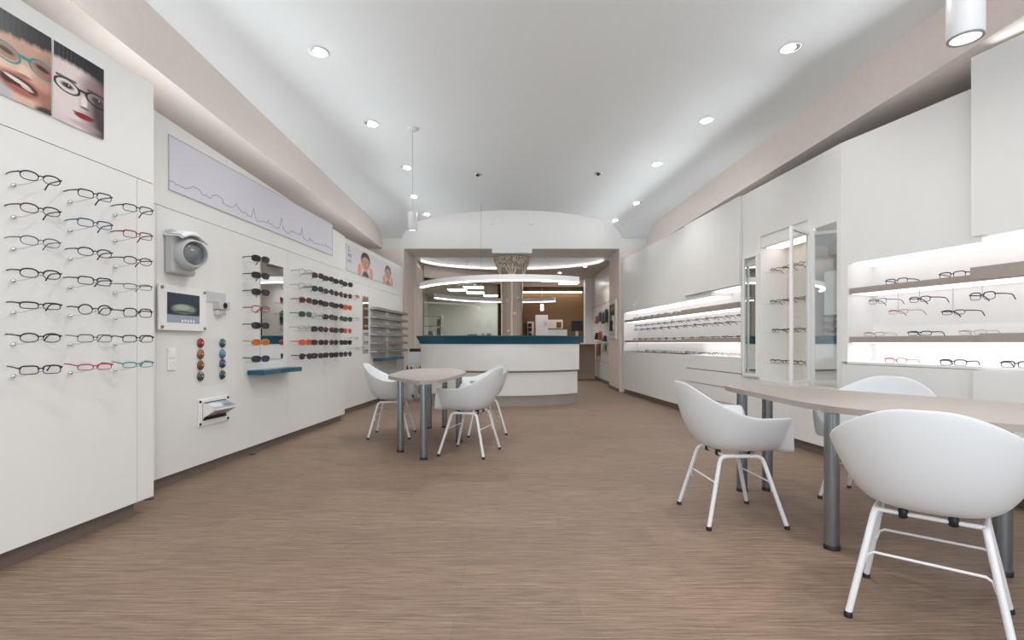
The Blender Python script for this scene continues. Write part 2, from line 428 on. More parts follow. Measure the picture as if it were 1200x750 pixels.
for y0, y1, z in ((yl + .02, y_mod2 - .02, 1.775), (y_mod2 + .02, yr - .02, 1.712), (yl + .02, yr - .02, S1 - .05), (yl + .02, yr - .02, S2 - .05)):
    rf('led_strip', y0, y1, z - .004, z + .004, -.285, -.03, 'nicheled')
# glass cabinet with mirrors, between the two shelving walls
TG = thing('display_cabinet', tuple(RF.P(5.4, 0)), 'tall white display cabinet with opened glass doors between two narrow mirrors', 'cabinet')
yc1, yc0 = RF.Y(891), RF.Y(947)        # recess: far, near side
zc0, zc1 = .66, 2.17
def gc(name, y0, y1, z0, z1, o0, o1, m='lacquer', **k): return RF.slab(MB(), y0, y1, z0, z1, o0, o1).build(name, m, TG, **k)
ye = yl - .032
gc('upper_panel', KINK, ye, 2.30, TOPZ, -.32, 0)
gc('lower_panel', KINK, ye, .10, zc0, -.32, 0)
gc('plinth', KINK, ye, 0, .10, -.3, -.05, 'toe')
gc('back_panel', yc0, yc1, zc0, zc1 + .13, -.34, -.32, 'cream')
gc('cabinet_side', yc1, yc1 + .04, zc0, 2.30, -.32, .0, 'white'); gc('cabinet_side', yc0 - .04, yc0, zc0, 2.30, -.32, .0, 'white')
gc('cabinet_top', yc0, yc1, zc1, 2.30, -.32, -.01, 'white')
gc('mirror_strip', yc1 + .045, ye - .02, zc0 + .02, 2.0, -.02, -.006, 'mirror')
gc('backing', yc1 + .04, ye, zc0, 2.30, -.32, -.02, 'white')
gc('upper_panel', yc1 + .04, ye, 2.0, 2.30, -.02, 0)
ym1, ym0 = RF.Y(952.5), RF.Y(980.5)
gc('mirror', ym0, ym1, zc0 + .02, 2.19, -.02, -.006, 'mirror')
gc('backing', KINK, yc0 - .04, zc0, 2.30, -.32, -.02, 'white')
gc('mirror_surround', KINK, ym0 - .002, zc0, 2.30, -.02, 0); gc('mirror_surround', ym0, yc0 - .04, 2.19, 2.30, -.02, 0)
gc('mirror_surround', ym1, yc0 - .04, zc0, 2.19, -.02, 0)
CABZ = [1.885, 1.525, 1.20, .855]
for z in CABZ: gc('glass_shelf', yc0 + .005, yc1 - .005, z - .008, z, -.31, -.03, 'glass')
gc('led_strip', yc0 + .03, yc1 - .03, zc1 - .008, zc1 - .001, -.25, -.06, mat('cabinet_led', (1, 1, 1), .5, emit=1.6, ecol=(1, .93, .85)))
def glass_door(hy, ang, wdt, z0, z1):
    h = RF.P(hy, 0, .01); d = Vector((math.cos(ang), math.sin(ang), 0)); nn = Vector((-d.y, d.x, 0))
    def slab(s0, s1, a, b, th, name, m):
        p = [h + d * s0 - nn * th, h + d * s1 - nn * th, h + d * s1 + nn * th, h + d * s0 + nn * th]
        return MB().prism([(q.x, q.y) for q in p], a, b).build(name, m, TG)
    o = slab(.03, wdt - .03, z0 + .03, z1 - .03, .003, 'glass_door', 'doorglass')
    slab(0, .03, z0, z1, .012, 'door_stile', 'white'); slab(wdt - .03, wdt, z0, z1, .012, 'door_stile', 'white')
    slab(.03, wdt - .03, z0, z0 + .03, .012, 'door_rail', 'white'); slab(.03, wdt - .03, z1 - .03, z1, .012, 'door_rail', 'white')
glass_door(yc0 - .02, math.radians(180 + 40), .42, zc0 + .03, zc1 + .0)
glass_door(yc1 + .03, math.radians(97), .30, zc0 + .03, zc1 - .05)
# near shelving unit
TN = thing('wall_shelving', tuple(RN.P(3.5, 0)), 'built-in white shelving wall with brightly lit niche behind the large table', 'wall shelving')
yn1, yn0, ye0 = KINK - .06, 1.6, 1.55
ystep = RN.Y(1150)
def rn(name, y0, y1, z0, z1, o0, o1, m='lacquer', **k): return RN.slab(MB(), y0, y1, z0, z1, o0, o1).build(name, m, TN, **k)
rn('upper_panel', ystep, KINK, NZ1, TOPZ, ND, 0)
rn('upper_panel', ye0, ystep, NZ1 + .03, 3.05, ND, .10)
rn('niche_end', yn1, KINK, NZ0, NZ1, ND, 0); rn('niche_end', ye0, yn0, NZ0, NZ1, ND, 0)
rn('niche_back', yn0, yn1, NZ0, NZ1 + .03, ND - .02, ND, 'white')
rn('niche_floor', yn0, yn1, NZ0 - .02, NZ0, ND, .006)
rn('plinth', ye0, KINK - .01, 0, .10, ND, -.05, 'toe')
rn('shelf', yn0, yn1, S1 - .05, S1, ND, -.02, 'shelf'); rn('shelf', yn0, yn1, S2 - .05, S2, ND, -.02, 'shelf')
rn('shelf_front', yn0, ystep, S1 - .05, S1 + .035, -.02, .11, 'shelf'); rn('shelf_front', yn0, ystep, S2 - .05, S2 + .012, -.02, .02, 'shelf')
zs = [.10, .42, .665, .895]
for i in range(3): rn('drawer', ystep + .004, KINK - .008, zs[i] + .006, zs[i + 1] - .004, ND, .006)
rn('cabinet_front', ye0, ystep, .10, .893, ND, .08)
for z in (NZ1 - .012, S1 - .055, S2 - .055): rn('led_strip', yn0, yn1 - .02, z - .004, z + .004, -.285, -.03, 'nicheled')
# filler between the near unit and the front wall stays plain wall

# ---- unseen lamps and channels added on the wall panels to brighten ceiling and soffit
def added_uplight(plane, y0, y1, z, T, power, ups=None):
    za, zb = z if isinstance(z, tuple) else (z, z)
    pts = [plane.P(yy, zz + h, o) for h in (.001, .025) for yy, zz, o in ((y0, za, -.15), (y1, zb, -.15), (y1, zb, -.07), (y0, za, -.07))]
    MB().hexa(pts).build('added_uplight_channel', 'white', T)
    ym, zm = (y0 + y1) / 2, max(za, zb) * .5 + min(za, zb) * .5 + .03
    for tilt, pw, spread in ((UPT, power, 66), (0.0, power * (UPS if ups is None else ups), 180)):
        p = plane.P(ym, zm, -.11); ax = (Vector((0, 0, 1)) + plane.n * tilt).normalized()
        tdir = (plane.P(y1, zb) - plane.P(y0, za)).normalized()
        o = area('added_uplight', p, (0, 0, 0), .07, y1 - y0, pw, (.93, .975, 1)); o.data.spread = math.radians(spread)
        zax = -ax; xax = tdir.cross(zax).normalized(); zax = xax.cross(tdir).normalized(); yax = tdir
        o.matrix_world = Matrix(((xax.x, yax.x, zax.x, p.x), (xax.y, yax.y, zax.y, p.y), (xax.z, yax.z, zax.z, p.z), (0, 0, 0, 1)))
UP, UPT, UPS = 9, 1.7, .68
added_uplight(PA, YA0, YA1, 2.74, TA, UP); added_uplight(PB, 3.35, YB1, (zt(3.35), zt(YB1)), TB, UP); added_uplight(PC, YC0 + .1, YC1, 2.67, TC, UP * .8)
added_uplight(RF, yl, y_end, TOPZ, TF, UP * 1.2, .4); added_uplight(RF, KINK + .1, yl - .05, TOPZ, TG, UP * .3, .12); added_uplight(RN, ystep, KINK, TOPZ, TN, UP * .22, .12); added_uplight(RN, ye0, ystep, 3.05, TN, UP * .15, .04)
# unseen light line added behind the notch rim to brighten recess and beam
rim = [(x, notch(x) + .06, 3.69) for x in [EA * .90 * math.sin(a * PI / 60) for a in range(-30, 31)]]
tag(MB().tube(rim, .012, 6).build('cove_light', mat('recess_fill_led', (1, 1, 1), .5, emit=9, ecol=(1, .99, .98))), 'added unseen light line behind the curved edge of the main ceiling', 'light strip')

# ================================================================== COUNTER
CXc = -.215; HALF = 1.42; SAG = .56; CY0 = 8.62
R = (HALF ** 2 + SAG ** 2) / (2 * SAG)
TCn = thing('reception_counter', (CXc, 9.2, 0), 'curved white reception counter with dark teal top', 'counter')
def counter_poly(out, depth=.62, n=33):
    th = math.asin(HALF / R); r = R + out; th2 = th + out / R * .9
    front = [(CXc + r * math.sin(a), CY0 + R - r * math.cos(a)) for a in [-th2 + 2 * th2 * k / (n - 1) for k in range(n)]]
    back = [(front[-1][0], front[-1][1] + depth), (front[0][0], front[0][1] + depth)]
    return front + back
def counter_part(name, prof, m, depth=.62):     # prof: (offset, z) list from bottom to top
    rings = [[(x, y, z) for x, y in counter_poly(o, depth)] for o, z in prof]; n = len(rings[0]); mb = MB()
    vs = [p for r_ in rings for p in r_]
    mb.add(vs, [(i * n + k, i * n + (k + 1) % n, (i + 1) * n + (k + 1) % n, (i + 1) * n + k) for i in range(len(prof) - 1) for k in range(n)])
    mb.add(rings[0], [tuple(reversed(range(n)))]); mb.add(rings[-1], [tuple(range(n))])
    return mb.build(name, m, TCn)
counter_part('plinth', [(-.05, 0), (-.05, .185)], 'taupe')
counter_part('lower_front', [(-.025, .185), (-.025, .575)], 'lacquer')
counter_part('reveal', [(-.04, .575), (-.04, .60)], 'taupe')
counter_part('ledge', [(.01, .600), (.01, .612)], 'taupe')
counter_part('upper_front', [(0, .612), (0, 1.062)], 'lacquer')
counter_part('counter_top', [(.0, 1.062), (.012, 1.068), (.03, 1.13), (.034, 1.135), (.062, 1.195), (.062, 1.207)], 'teal')

# ================================================================== COLUMN with tree relief
TCol = empty('column', (0, 11.87, 0)); struct(TCol)
cyy = 11.87
MB().lathe([(.235, 0), (.235, 2.9)], (0, cyy, 0), n=32).build('shaft', 'column', TCol)
MB().lathe([(.235, 2.55), (.25, 2.62), (.30, 2.74), (.36, 2.88), (.41, 3.04), (.425, 3.06)], (0, cyy, 0), n=32).build('capital', 'capital', TCol)
MB().box(-.44, .44, BEAM0 - .03, cyy + .45, 3.058, SZ + .02).build('abacus', 'white', TCol)
mb = MB(); rnd = random.Random(3)
def on_cap(a, z, e=.012):
    r = .235 if z < 2.55 else .235 + (z - 2.55) / .5 * .19
    return (math.sin(a) * (r + e), cyy - math.cos(a) * (r + e), z)
def branch(a, z, da, dz, r, depth):
    pts = []; aa, zz = a, z
    for k in range(5):
        pts.append(on_cap(aa, zz)); aa += da * (.6 + .6 * rnd.random()) / 4; zz = min(zz + dz / 4, 3.03)
    mb.tube(pts, [r * (1 - .12 * k) for k in range(5)], 5)
    if depth:
        for q in range(3): branch(aa, zz, (rnd.random() - .5) * .9, .08 + .1 * rnd.random(), r * .62, depth - 1)
mb.tube([on_cap(-.03, z) for z in (0, .8, 1.6, 2.2, 2.6)], [.030, .028, .026, .024, .022], 6)
for a0 in (-2.1, -1.25, -.03, 1.2, 2.1):
    if a0 != -.03: mb.tube([on_cap(a0, z) for z in (0, 1, 2, 2.6)], .02, 5)
    for da in (-.55, -.25, .08, .35, .6): branch(a0, 2.55, da, .24 + .1 * rnd.random(), .020, 2)
mb.build('tree_relief', 'relief', TCol)
mb = MB()
for k in range(420):      # pale leaves towards the top of the capital
    a = (rnd.random() - .5) * PI * 1.5; z = 2.70 + .34 * rnd.random() ** .55; c = Vector(on_cap(a, z, .016)); s = .010 + .012 * rnd.random()
    mb.lathe([(s * .1, -.004), (s, 0), (s * .1, .006)], c, (math.sin(a), -math.cos(a), -.3), n=5)
lf = mb.build('leaf_relief', 'relief', TCol); lf['kind'] = 'stuff'
for a, z in ((-.5, 2.05), (.25, 1.75), (.6, 2.1), (-.35, 1.35)):
    MB().lathe([(.001, -.01), (.035, 0), (.03, .012), (.001, .02)], on_cap(a, z, 0), (math.sin(a), -math.cos(a), 0), n=10).build('leaf', 'relief', TCol)

# ================================================================== RING LIGHT (two arcs)
RC, RA, RB, RZB = (.1, 11.6), 2.25, 2.45, 2.19
def ring_arc(name, a0, a1, label, drops):
    N = 40; mid = (a0 + a1) / 2
    t = thing(name, (RC[0] + RA * math.cos(mid), RC[1] + RB * math.sin(mid), RZB), label, 'pendant light')
    def band(wid, z0, z1, nm, m):
        mb = MB(); vs = []
        for k in range(N + 1):
            a = a0 + (a1 - a0) * k / N; c, s = math.cos(a), math.sin(a)
            for q, z in ((-wid, z0), (wid, z0), (wid, z1), (-wid, z1)): vs.append((RC[0] + (RA + q) * c, RC[1] + (RB + q) * s, z))
        mb.add(vs, [(k * 4 + j, k * 4 + (j + 1) % 4, k * 4 + 4 + (j + 1) % 4, k * 4 + 4 + j) for k in range(N) for j in range(4)] + [(3, 2, 1, 0), tuple(N * 4 + j for j in range(4))])
        return mb.build(nm, m, t)
    band(.035, RZB + .02, RZB + .115, 'housing', 'white'); band(.034, RZB, RZB + .02, 'diffuser', 'led')
    for a in drops:
        x, y = RC[0] + RA * math.cos(a), RC[1] + RB * math.sin(a)
        top = RECZ if (BEAM0 > y > notch(x)) else (RZ if y > BEAM1 + 1.5 else (RECZ if y > BEAM1 else (CZ if y < BEAM0 else SZ)))
        MB().tube([(x, y, RZB + .11), (x, y, top)], .0028, 5).build('cable', 'midgrey', t)
rr = math.radians
ring_arc('ring_pendant', rr(211), rr(300), 'curved white pendant light arc hanging above the counter, in front of column', (rr(253),))
ring_arc('ring_pendant', rr(62), rr(153), 'curved white pendant light arc hanging behind the column', (rr(80), rr(125)))

# ================================================================== CEILING LIGHTS
def downlight(x, y, z=CZ, side=1, label='', lampw=0, r=.075):
    t = thing('downlight', (x, y, z), label, 'downlight', 'recessed round ceiling downlights')
    MB().lathe([(r + .018, -.004), (r + .014, -.008), (r, -.006), (r - .004, .0)], (x, y, z), n=24, caps=False).build('trim_ring', 'white_metal', t)
    MB().lathe([(r - .004, -.002), (r * .3, -.0025)], (x, y, z), n=24, caps=False).build('reflector', 'chrome', t)
    c = Vector((x + side * r * .15, y, z - .002))
    MB().lathe([(.001, -.026), (r * .55, -.018), (r * .72, -.004)], c, (side * .25, 0, 1), n=20).build('lamp', 'lamp', t)
    if lampw: spot((x, y, z - .03), lampw)
DL = [(-1.68, 4.43), (-1.62, 5.88), (-1.52, 7.34), (-1.70, 8.79), (-1.68, 10.0)]
DR = [(2.38, 4.37), (2.21, 5.79), (2.05, 7.2), (2.25, 9.2), (2.13, 10.5)]
PW = 15
for side, LST, wnm in ((1, DL, 'peg wall row'), (-1, DR, 'lit shelving row')):
    for i, (x, y) in enumerate(LST):
        downlight(x, y, cz(y), side, 'recessed round ceiling downlight of the %s, %s from the column beam' % (wnm, ['fifth', 'fourth', 'third', 'second', 'first'][i]), PW)
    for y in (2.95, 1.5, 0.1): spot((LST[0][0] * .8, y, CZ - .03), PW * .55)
CPW = 52
for i, (x, y) in enumerate([(-.51, 7.64), (1.28, 7.6)]):
    t = thing('ceiling_spot', (x, y, CZ), 'small chrome and black ceiling fitting, on the %s side of the ceiling' % ['picture wall', 'lit shelving'][i], 'ceiling fitting')
    MB().lathe([(.055, -.003), (.052, -.012), (.035, -.014)], (x, y, CZ), n=20).build('ring', 'chrome', t)
    MB().lathe([(.02, 0), (.02, -.03), (.012, -.035)], (x, y, CZ), n=12).build('sensor', 'black', t)
    for yy in (y, 3.4, .2): spot((x, yy, CZ - .06), CPW, 150, (1, .985, .97), blend=.5)  # fill spots added here and out of view to light the lower walls
for i, (x, y) in enumerate([(1.35, 14.6), (1.0, 16.6), (.75, 15.5), (1.9, 13.4)]):
    downlight(x, y, RZ, 1, 'recessed round downlight behind the column, ' + ['before the brown wall pelmet', 'closest to the brown wall', 'closest to the column', 'beside the slatted wall'][i], 42, r=.06)
t = thing('ceiling_panel_lamp', (1.9, 16.9, RZ), 'rectangular flat ceiling lamp before the brown wall', 'ceiling lamp')
MB().box(1.55, 2.2, 16.7, 17.2, RZ - .03, RZ).build('frame', 'white', t); MB().box(1.57, 2.18, 16.72, 17.18, RZ - .036, RZ - .03).build('diffuser', 'panel_light', t)

PLENS = mat('pendant_lens', (.8, .8, .8), .5, emit=.3, ecol=(1, 1, 1), bscale=300, var=.2)
def pendant(x, y, zb, dia, h, label, power):
    t = thing('cylinder_pendant', (x, y, zb), label, 'pendant light', 'white cylinder pendants')
    r = dia / 2
    MB().lathe([(r * .93, .002), (r * .96, 0), (r, .004), (r, h), (r * .9, h + .003), (.001, h + .004)], (x, y, zb), n=36).build('shade', 'white_metal', t)
    MB().lathe([(r * .80, .002), (r * .84, -.004), (r * .97, -.004), (r * .97, .008)], (x, y, zb), n=36, caps=False).build('rim', 'midgrey', t)
    MB().lathe([(.001, -.001), (r * .84, -.001)], (x, y, zb), n=30).build('diffuser', PLENS, t)
    MB().tube([(x, y, zb + h), (x, y, CZ)], .004, 6).build('cable', 'grey', t)
    MB().lathe([(.06, 0), (.06, -.02), (.055, -.025), (.001, -.026)], (x, y, CZ), n=24).build('canopy', 'white_metal', t)
    spot((x, y, zb - .02), power, 80)
pendant(-1.17, 6.02, 2.41, .112, .205, 'white cylinder pendant on a long cable above the small table', 32)
pendant(1.86, 2.10, 2.33, .125, .30, 'large white cylinder pendant lamp above the big table', 30)
t = thing('cylinder_pendant', (1.03, 17.6, 2.2), 'tiny white cylinder pendant in front of the brown wall', 'pendant light')
MB().lathe([(.05, 0), (.05, .2), (.001, .21)], (1.03, 17.6, 2.2), n=16).build('shade', 'warmled', t)
MB().tube([(1.03, 17.6, 2.41), (1.03, 17.6, RZ)], .006, 5).build('cable', 'midgrey', t)

# ================================================================== TABLES
def smooth_poly(pts, it=3, k=.13):
    for _ in range(it):
        q = []
        for i in range(len(pts)):
            a, b = Vector(pts[i]), Vector(pts[(i + 1) % len(pts)])
            q += [tuple(a.lerp(b, k)), tuple(a.lerp(b, 1 - k))]
        pts = q
    return pts
TH = .755
def table(poly, legs, label, lr=.036):
    c = np.mean(np.array(poly), 0); t = thing('consultation_table', (c[0], c[1], 0), label, 'table')
    MB().prism(smooth_poly(poly), TH - .032, TH).build('table_top', 'taupe', t, bevel=.004)
    for x, y in legs:
        lg = MB().lathe([(lr, .022), (lr, TH - .034)], (x, y, 0), n=24).build('leg', 'steel', t)
        MB().lathe([(lr + .003, 0), (lr + .003, .02), (lr, .024)], (x, y, 0), n=24).build('foot', 'black', lg)
        MB().lathe([(lr + .012, TH - .040), (lr + .012, TH - .0325)], (x, y, 0), n=24).build('collar', 'midgrey', lg)
    return t
table([(1.60, 3.98), (1.98, 3.97), (2.58, 3.06), (2.80, 2.68), (2.62, 2.10), (2.03, 1.98), (1.60, 2.66)],
      [(1.68, 3.74), (1.88, 3.77), (1.68, 2.69), (2.29, 2.39)], 'large taupe consultation table with steel legs before the lit shelving')
table([(-1.27, 5.12), (-.80, 4.36), (-.62, 4.52), (-.49, 5.70), (-.74, 6.66), (-1.12, 6.72), (-1.30, 6.2)],
      [(-1.107, 5.08), (-.82, 4.75), (-.58, 5.59), (-1.05, 6.49), (-.86, 6.55)], 'small taupe consultation table with steel legs near the reception counter', .034)

# ================================================================== CHAIRS
def smooth(a, b, x):
    t = min(max((x - a) / (b - a), 0), 1); return t * t * (3 - 2 * t)
def shell_mesh():
    gs = [0, .2, .38, .50, .60, .69, .77, .85, .93, 1.0]
    hs = [0, 0, .008, .03, .085, .19, .34, .54, .77, 1.0]
    ph = []
    a = -180.0
    while a < 179.9:
        ph.append(a); a += 1.5 if 38 < abs(a) < 60 else 6.0
    vs = [(0, 0, .435)]; rings = []
    for g, h in zip(gs[1:], hs[1:]):
        ring = []
        for p in ph:
            q = abs(p); r = math.radians(p); e = 3.6 + (2.25 - 3.6) * smooth(60, 150, q)
            aa, bb = (.31 if q < 90 else .315), .328
            rim = (abs(math.cos(r)) / aa) ** e + (abs(math.sin(r)) / bb) ** e; rim = rim ** (-1 / e)
            arm = smooth(42, 53, q)
            zr = .452 + arm * .205 + .19 * smooth(82, 172, q)
            rise = smooth(42, 53, q)
            # the seat lip in front runs out flat; sides curl up
            z = .435 + (zr - .435) * h * (1 if rise > 0 else 1)
            gx = g ** (.30 + .70 * smooth(52, 112, q))
            bow = 1 + .05 * math.sin(PI * min(max(h, 0), 1)) * smooth(90, 150, q)
            ring.append((rim * gx * math.cos(r) * bow, rim * g * math.sin(r), z))
        rings.append(ring)
    n = len(ph); fs = []
    for ring in rings: vs += ring
    for k in range(n): fs.append((0, 1 + k, 1 + (k + 1) % n))
    for i in range(len(rings) - 1):
        for k in range(n): fs.append((1 + i * n + k, 1 + (i + 1) * n + k, 1 + (i + 1) * n + (k + 1) % n, 1 + i * n + (k + 1) % n))
    mb = MB(); mb.add(vs, fs, 0, True)
    return mb
def make_chair():
    t = empty('armchair', (0, 0, 0))
    o = shell_mesh().build('seat_shell', 'plastic', t, local=True)
    s = o.modifiers.new('solid', 'SOLIDIFY'); s.thickness = .010; s.offset = 0
    s = o.modifiers.new('sub', 'SUBSURF'); s.levels = 1; s.render_levels = 2
    rad = .0125
    for sy in (-1, 1):
        for sx in (-1, 1):
            fx, fy = (.235 if sx > 0 else -.225), .238 * sy
            tx, ty, tz = sx * .125, .165 * sy, .405
            foot = Vector((fx, fy, .012)); top = Vector((tx, ty, tz)); mid = Vector((0, ty, tz + .004))
            kn = Vector((tx - sx * .0, ty, tz))
            path = [foot, foot.lerp(kn, .5), foot.lerp(kn, .90), foot.lerp(kn, .96) + Vector((-sx * .004, 0, .003)), kn + Vector((-sx * .016, 0, 0)), kn + Vector((-sx * .04, 0, .004)), mid]
            lg = MB().tube(path, rad, 10).build('leg', 'white_metal', t, local=True)
            MB().lathe([(rad + .003, 0), (rad + .003, .016), (rad, .022)], (fx, fy, 0), (0, 0, 1), n=12).build('foot_cap', 'black', lg, local=True)
            MB().lathe([(.011, .396), (.017, .402), (.017, .425), (.013, .434)], (sx * .10, sy * .075, 0), n=12).build('clamp', 'black', t, local=True)
    for sx in (-1, 1):
        f = .62
        fx = sx * (.235 if sx > 0 else .225) + (sx * .125 - sx * .23) * f; fy = .238 + (.165 - .238) * f; z = .012 + (.405 - .012) * f
        MB().tube([(fx, -fy, z - .05), (fx, -fy + .012, z - .012), (fx, -fy + .03, z), (fx, fy - .03, z), (fx, fy - .012, z - .012), (fx, fy, z - .05)], .0055, 7).build('cross_rod', 'white_metal', t, local=True)
        MB().tube([(sx * .10, -.165, .412), (sx * .10, .165, .412)], .009, 8).build('support_bar', 'white_metal', t, local=True)
    return t
chair0 = make_chair()
CH = [((1.353, 3.20), 2, 'white tub armchair at the big table, turned towards the glass cabinet and lit shelving'),
      ((1.655, 2.03), 48, 'white tub armchair at the big table corner below the large cylinder pendant'),
      ((2.47, 3.50), 215, 'white tub armchair standing between the big table and the lit shelving'),
      ((-1.40, 5.98), 3, 'white tub armchair with dark blue seat pad beside the sunglasses wall'),
      ((-.41, 5.05), 163, 'white tub armchair at the small table, the farther one from the counter'),
      ((-.36, 6.16), 200, 'white tub armchair at the small table, the one closest to the counter')]
for i, ((x, y), a, lab) in enumerate(CH):
    c = chair0 if i == 0 else copy_tree(chair0)
    c.location = (x, y, 0); c.rotation_euler.z = math.radians(a)
    tag(c, lab, 'chair', 'white tub armchairs')
tag(MB().lathe([(.001, .446), (.17, .448), (.185, .459), (.17, .474), (.001, .478)], (-1.33, 5.97, 0), n=28).build('seat_cushion', 'navy'), 'round dark blue seat pad on the white armchair beside the sunglasses', 'cushion')

# ================================================================== EYEGLASSES
LENS_CACHE = {}
def rim_pts(kind, n=18):
    pts = []
    for k in range(n):
        a = 2 * PI * k / n; c, s = math.cos(a), math.sin(a)
        e, w_, h_ = {'oval': (2.2, .0265, .0165), 'rect': (3.6, .027, .0155), 'round': (2.0, .0235, .0205), 'square': (3.2, .0265, .0195), 'sport': (2.6, .031, .0195), 'slim': (3.0, .027, .012)}[kind]
        y = math.copysign(abs(c) ** (2 / e), c) * w_; z = math.copysign(abs(s) ** (2 / e), s) * h_
        z -= .06 * (abs(y) / w_) * h_ if z < 0 else 0
        pts.append((y, z))
    return pts
def mcol(col, tag_=''):
    k = ('c', col, tag_)
    if k not in LENS_CACHE: LENS_CACHE[k] = mat('frame_colour', srgb(*col), .35, bscale=60, var=.08)
    return LENS_CACHE[k]
def mlens(col):
    if col is None: return M['lens']
    k = ('l', col)
    if k not in LENS_CACHE: LENS_CACHE[k] = mat('tinted_lens', srgb(*col), .12, coat=.5, bscale=20, var=.1)
    return LENS_CACHE[k]
GM = {}
def glasses_meshes(kind, col, lens, tcol, thick, low):
    key = (kind, col, lens, tcol, thick, low)
    if key in GM: return GM[key]
    cw = .035 if kind == 'sport' else .0335
    mf, ml, mt_ = mcol(col), mlens(lens), mcol(tcol or col)
    n = 12 if low else 20
    def rim(s):
        return [(-.10 * ((s * cw + y) ** 2) * 10 * (1.6 if kind == 'sport' else .6), s * cw + y, z) for y, z in rim_pts(kind, n)]
    fr_, out = MB(), {}
    for s in (-1, 1):
        r_ = [thick * (1.35 if p[2] > .004 else .8) for p in rim(s)]
        fr_.loop(rim(s), r_, 4 if low else 6)
        hw = max(abs(p[1]) for p in rim(s)) ; hx = rim(s)[0][0]
        fr_.tube([(hx * .9, s * (hw - .003), .006), (hx - .001, s * (hw + .004), .008), (hx - .006, s * (hw + .006), .008)], thick * 1.5, 5)
    fr_.tube([(0, -.0095, .003), (.003, -.004, .006), (.003, .004, .006), (0, .0095, .003)], thick * 1.2, 5)
    out['frame'] = fr_.mesh('frame', mf)
    lens_ms, temple_ms = [], []
    for s in (-1, 1):
        R_ = rim(s); c = np.mean(np.array(R_), 0); c[0] += .0015
        lens_ms.append(MB().add([tuple(c)] + R_, [(0, 1 + i, 1 + (i + 1) % len(R_)) for i in range(len(R_))], 0, True).mesh('lens', ml))
        hw = max(abs(p[1]) for p in R_) + .006; hx = R_[0][0] - .006 if s > 0 else R_[0][0]
        hx = min(p[0] for p in R_) - .004
        temple_ms.append(MB().tube([(hx, s * hw, .008), (hx - .05, s * (hw + .002), .009), (hx - .095, s * (hw + .001), .007), (hx - .112, s * (hw - .001), .000), (hx - .132, s * (hw - .004), -.020)],
                                   [thick * 1.5, thick * 1.4, thick * 1.4, thick * 1.6, thick * 1.7], 5, ratio=.6).mesh('temple', mt_))
    out['lens'] = lens_ms; out['temple'] = temple_ms
    if low:     # one joined mesh for very small pairs
        j = bmesh.new()
        for me, mi in ((out['frame'], 0), (lens_ms[0], 1), (lens_ms[1], 1), (temple_ms[0], 2), (temple_ms[1], 2)):
            k0 = len(j.faces); j.from_mesh(me); j.faces.ensure_lookup_table()
            for f in j.faces[k0:]: f.material_index = mi
        me = bpy.data.meshes.new('eyeglasses'); j.to_mesh(me); j.free()
        for m_ in (mf, ml, mt_): me.materials.append(m_)
        out['one'] = me
    GM[key] = out
    return out
NG = [0]
def glasses(loc, ang, kind='oval', col=(25, 25, 28), lens=None, tcol=None, thick=.0013, scale=1.2, low=False, tilt=0, roll=0, name='eyeglasses', label='', group='', cat='eyeglasses'):
    g = glasses_meshes(kind, col, lens, tcol, thick, low)
    if low:
        o = link(name, g['one'])
    else:
        o = empty(name, (0, 0, 0)); link('frame', g['frame'], o)
        for q in (0, 1): link('lens', g['lens'][q], o); link('temple', g['temple'][q], o)
    o.location = loc; o.rotation_euler = (roll, tilt, ang); o.scale = (scale,) * 3
    NG[0] += 1
    return tag(o, label, cat, group)

ORD = ['top', 'second', 'third', 'fourth', 'fifth', 'sixth', 'lowest']
# --- peg panel A: 7 rows x 3 columns
BK, DG, RD, BL, BR, TL = (22, 22, 25), (60, 62, 66), (120, 30, 36), (40, 62, 100), (70, 40, 38), (60, 130, 135)
AROW = [[('oval', BK, 'black oval'), ('rect', BK, 'black rectangular'), ('rect', BK, 'black slim')],
        [('oval', BR, 'dark red-brown oval'), ('rect', BL, 'blue rectangular'), ('rect', RD, 'dark red rectangular')],
        [('oval', DG, 'grey metal oval'), ('oval', BK, 'black oval'), ('oval', BR, 'dark brown oval')],
        [('oval', BK, 'black oval'), ('rect', BK, 'black rectangular'), ('slim', DG, 'slim grey rimless-look')],
        [('slim', BK, 'black half-height'), ('round', BK, 'black round'), ('square', BK, 'black square')],
        [('oval', BK, 'black wide oval'), ('rect', DG, 'dark grey rectangular'), ('rect', BK, 'black rectangular')],
        [('rect', BK, 'black rectangular'), ('slim', (165, 50, 55), 'slim red'), ('slim', TL, 'slim teal')]]
ACOL = [(2.44, 'column farthest from the wall screen'), (2.727, 'middle column'), (3.006, 'column beside the wall screen')]
for r_ in range(7):
    for c_ in range(3):
        y, cl = ACOL[c_]; z = 1.832 - .1515 * r_; kind, col, d = AROW[r_][c_]
        base = PA.P(y, z)
        pg = MB().tube([base + Vector((0, 0, 0)), base + PA.n * .05, base + PA.n * .135 + Vector((0, 0, .018)), base + PA.n * .16 + Vector((0, 0, .024))], .0028, 6)
        pg.lathe([(.009, 0), (.0105, .006), (.0105, .014), (.006, .018)], base, PA.n, n=12)
        pg.build('peg', 'chrome', TA)
        glasses(base + PA.n * .15 + Vector((0, 0, .030)), PA.rot - math.radians(24 + random.uniform(-4, 5)), kind, col, thick=.0021 if col != DG else .0016, scale=1.24, tilt=math.radians(4),
                label='%s eyeglasses on the peg panel, %s row, %s' % (d, ORD[r_], cl), group='eyeglasses on the peg panel')
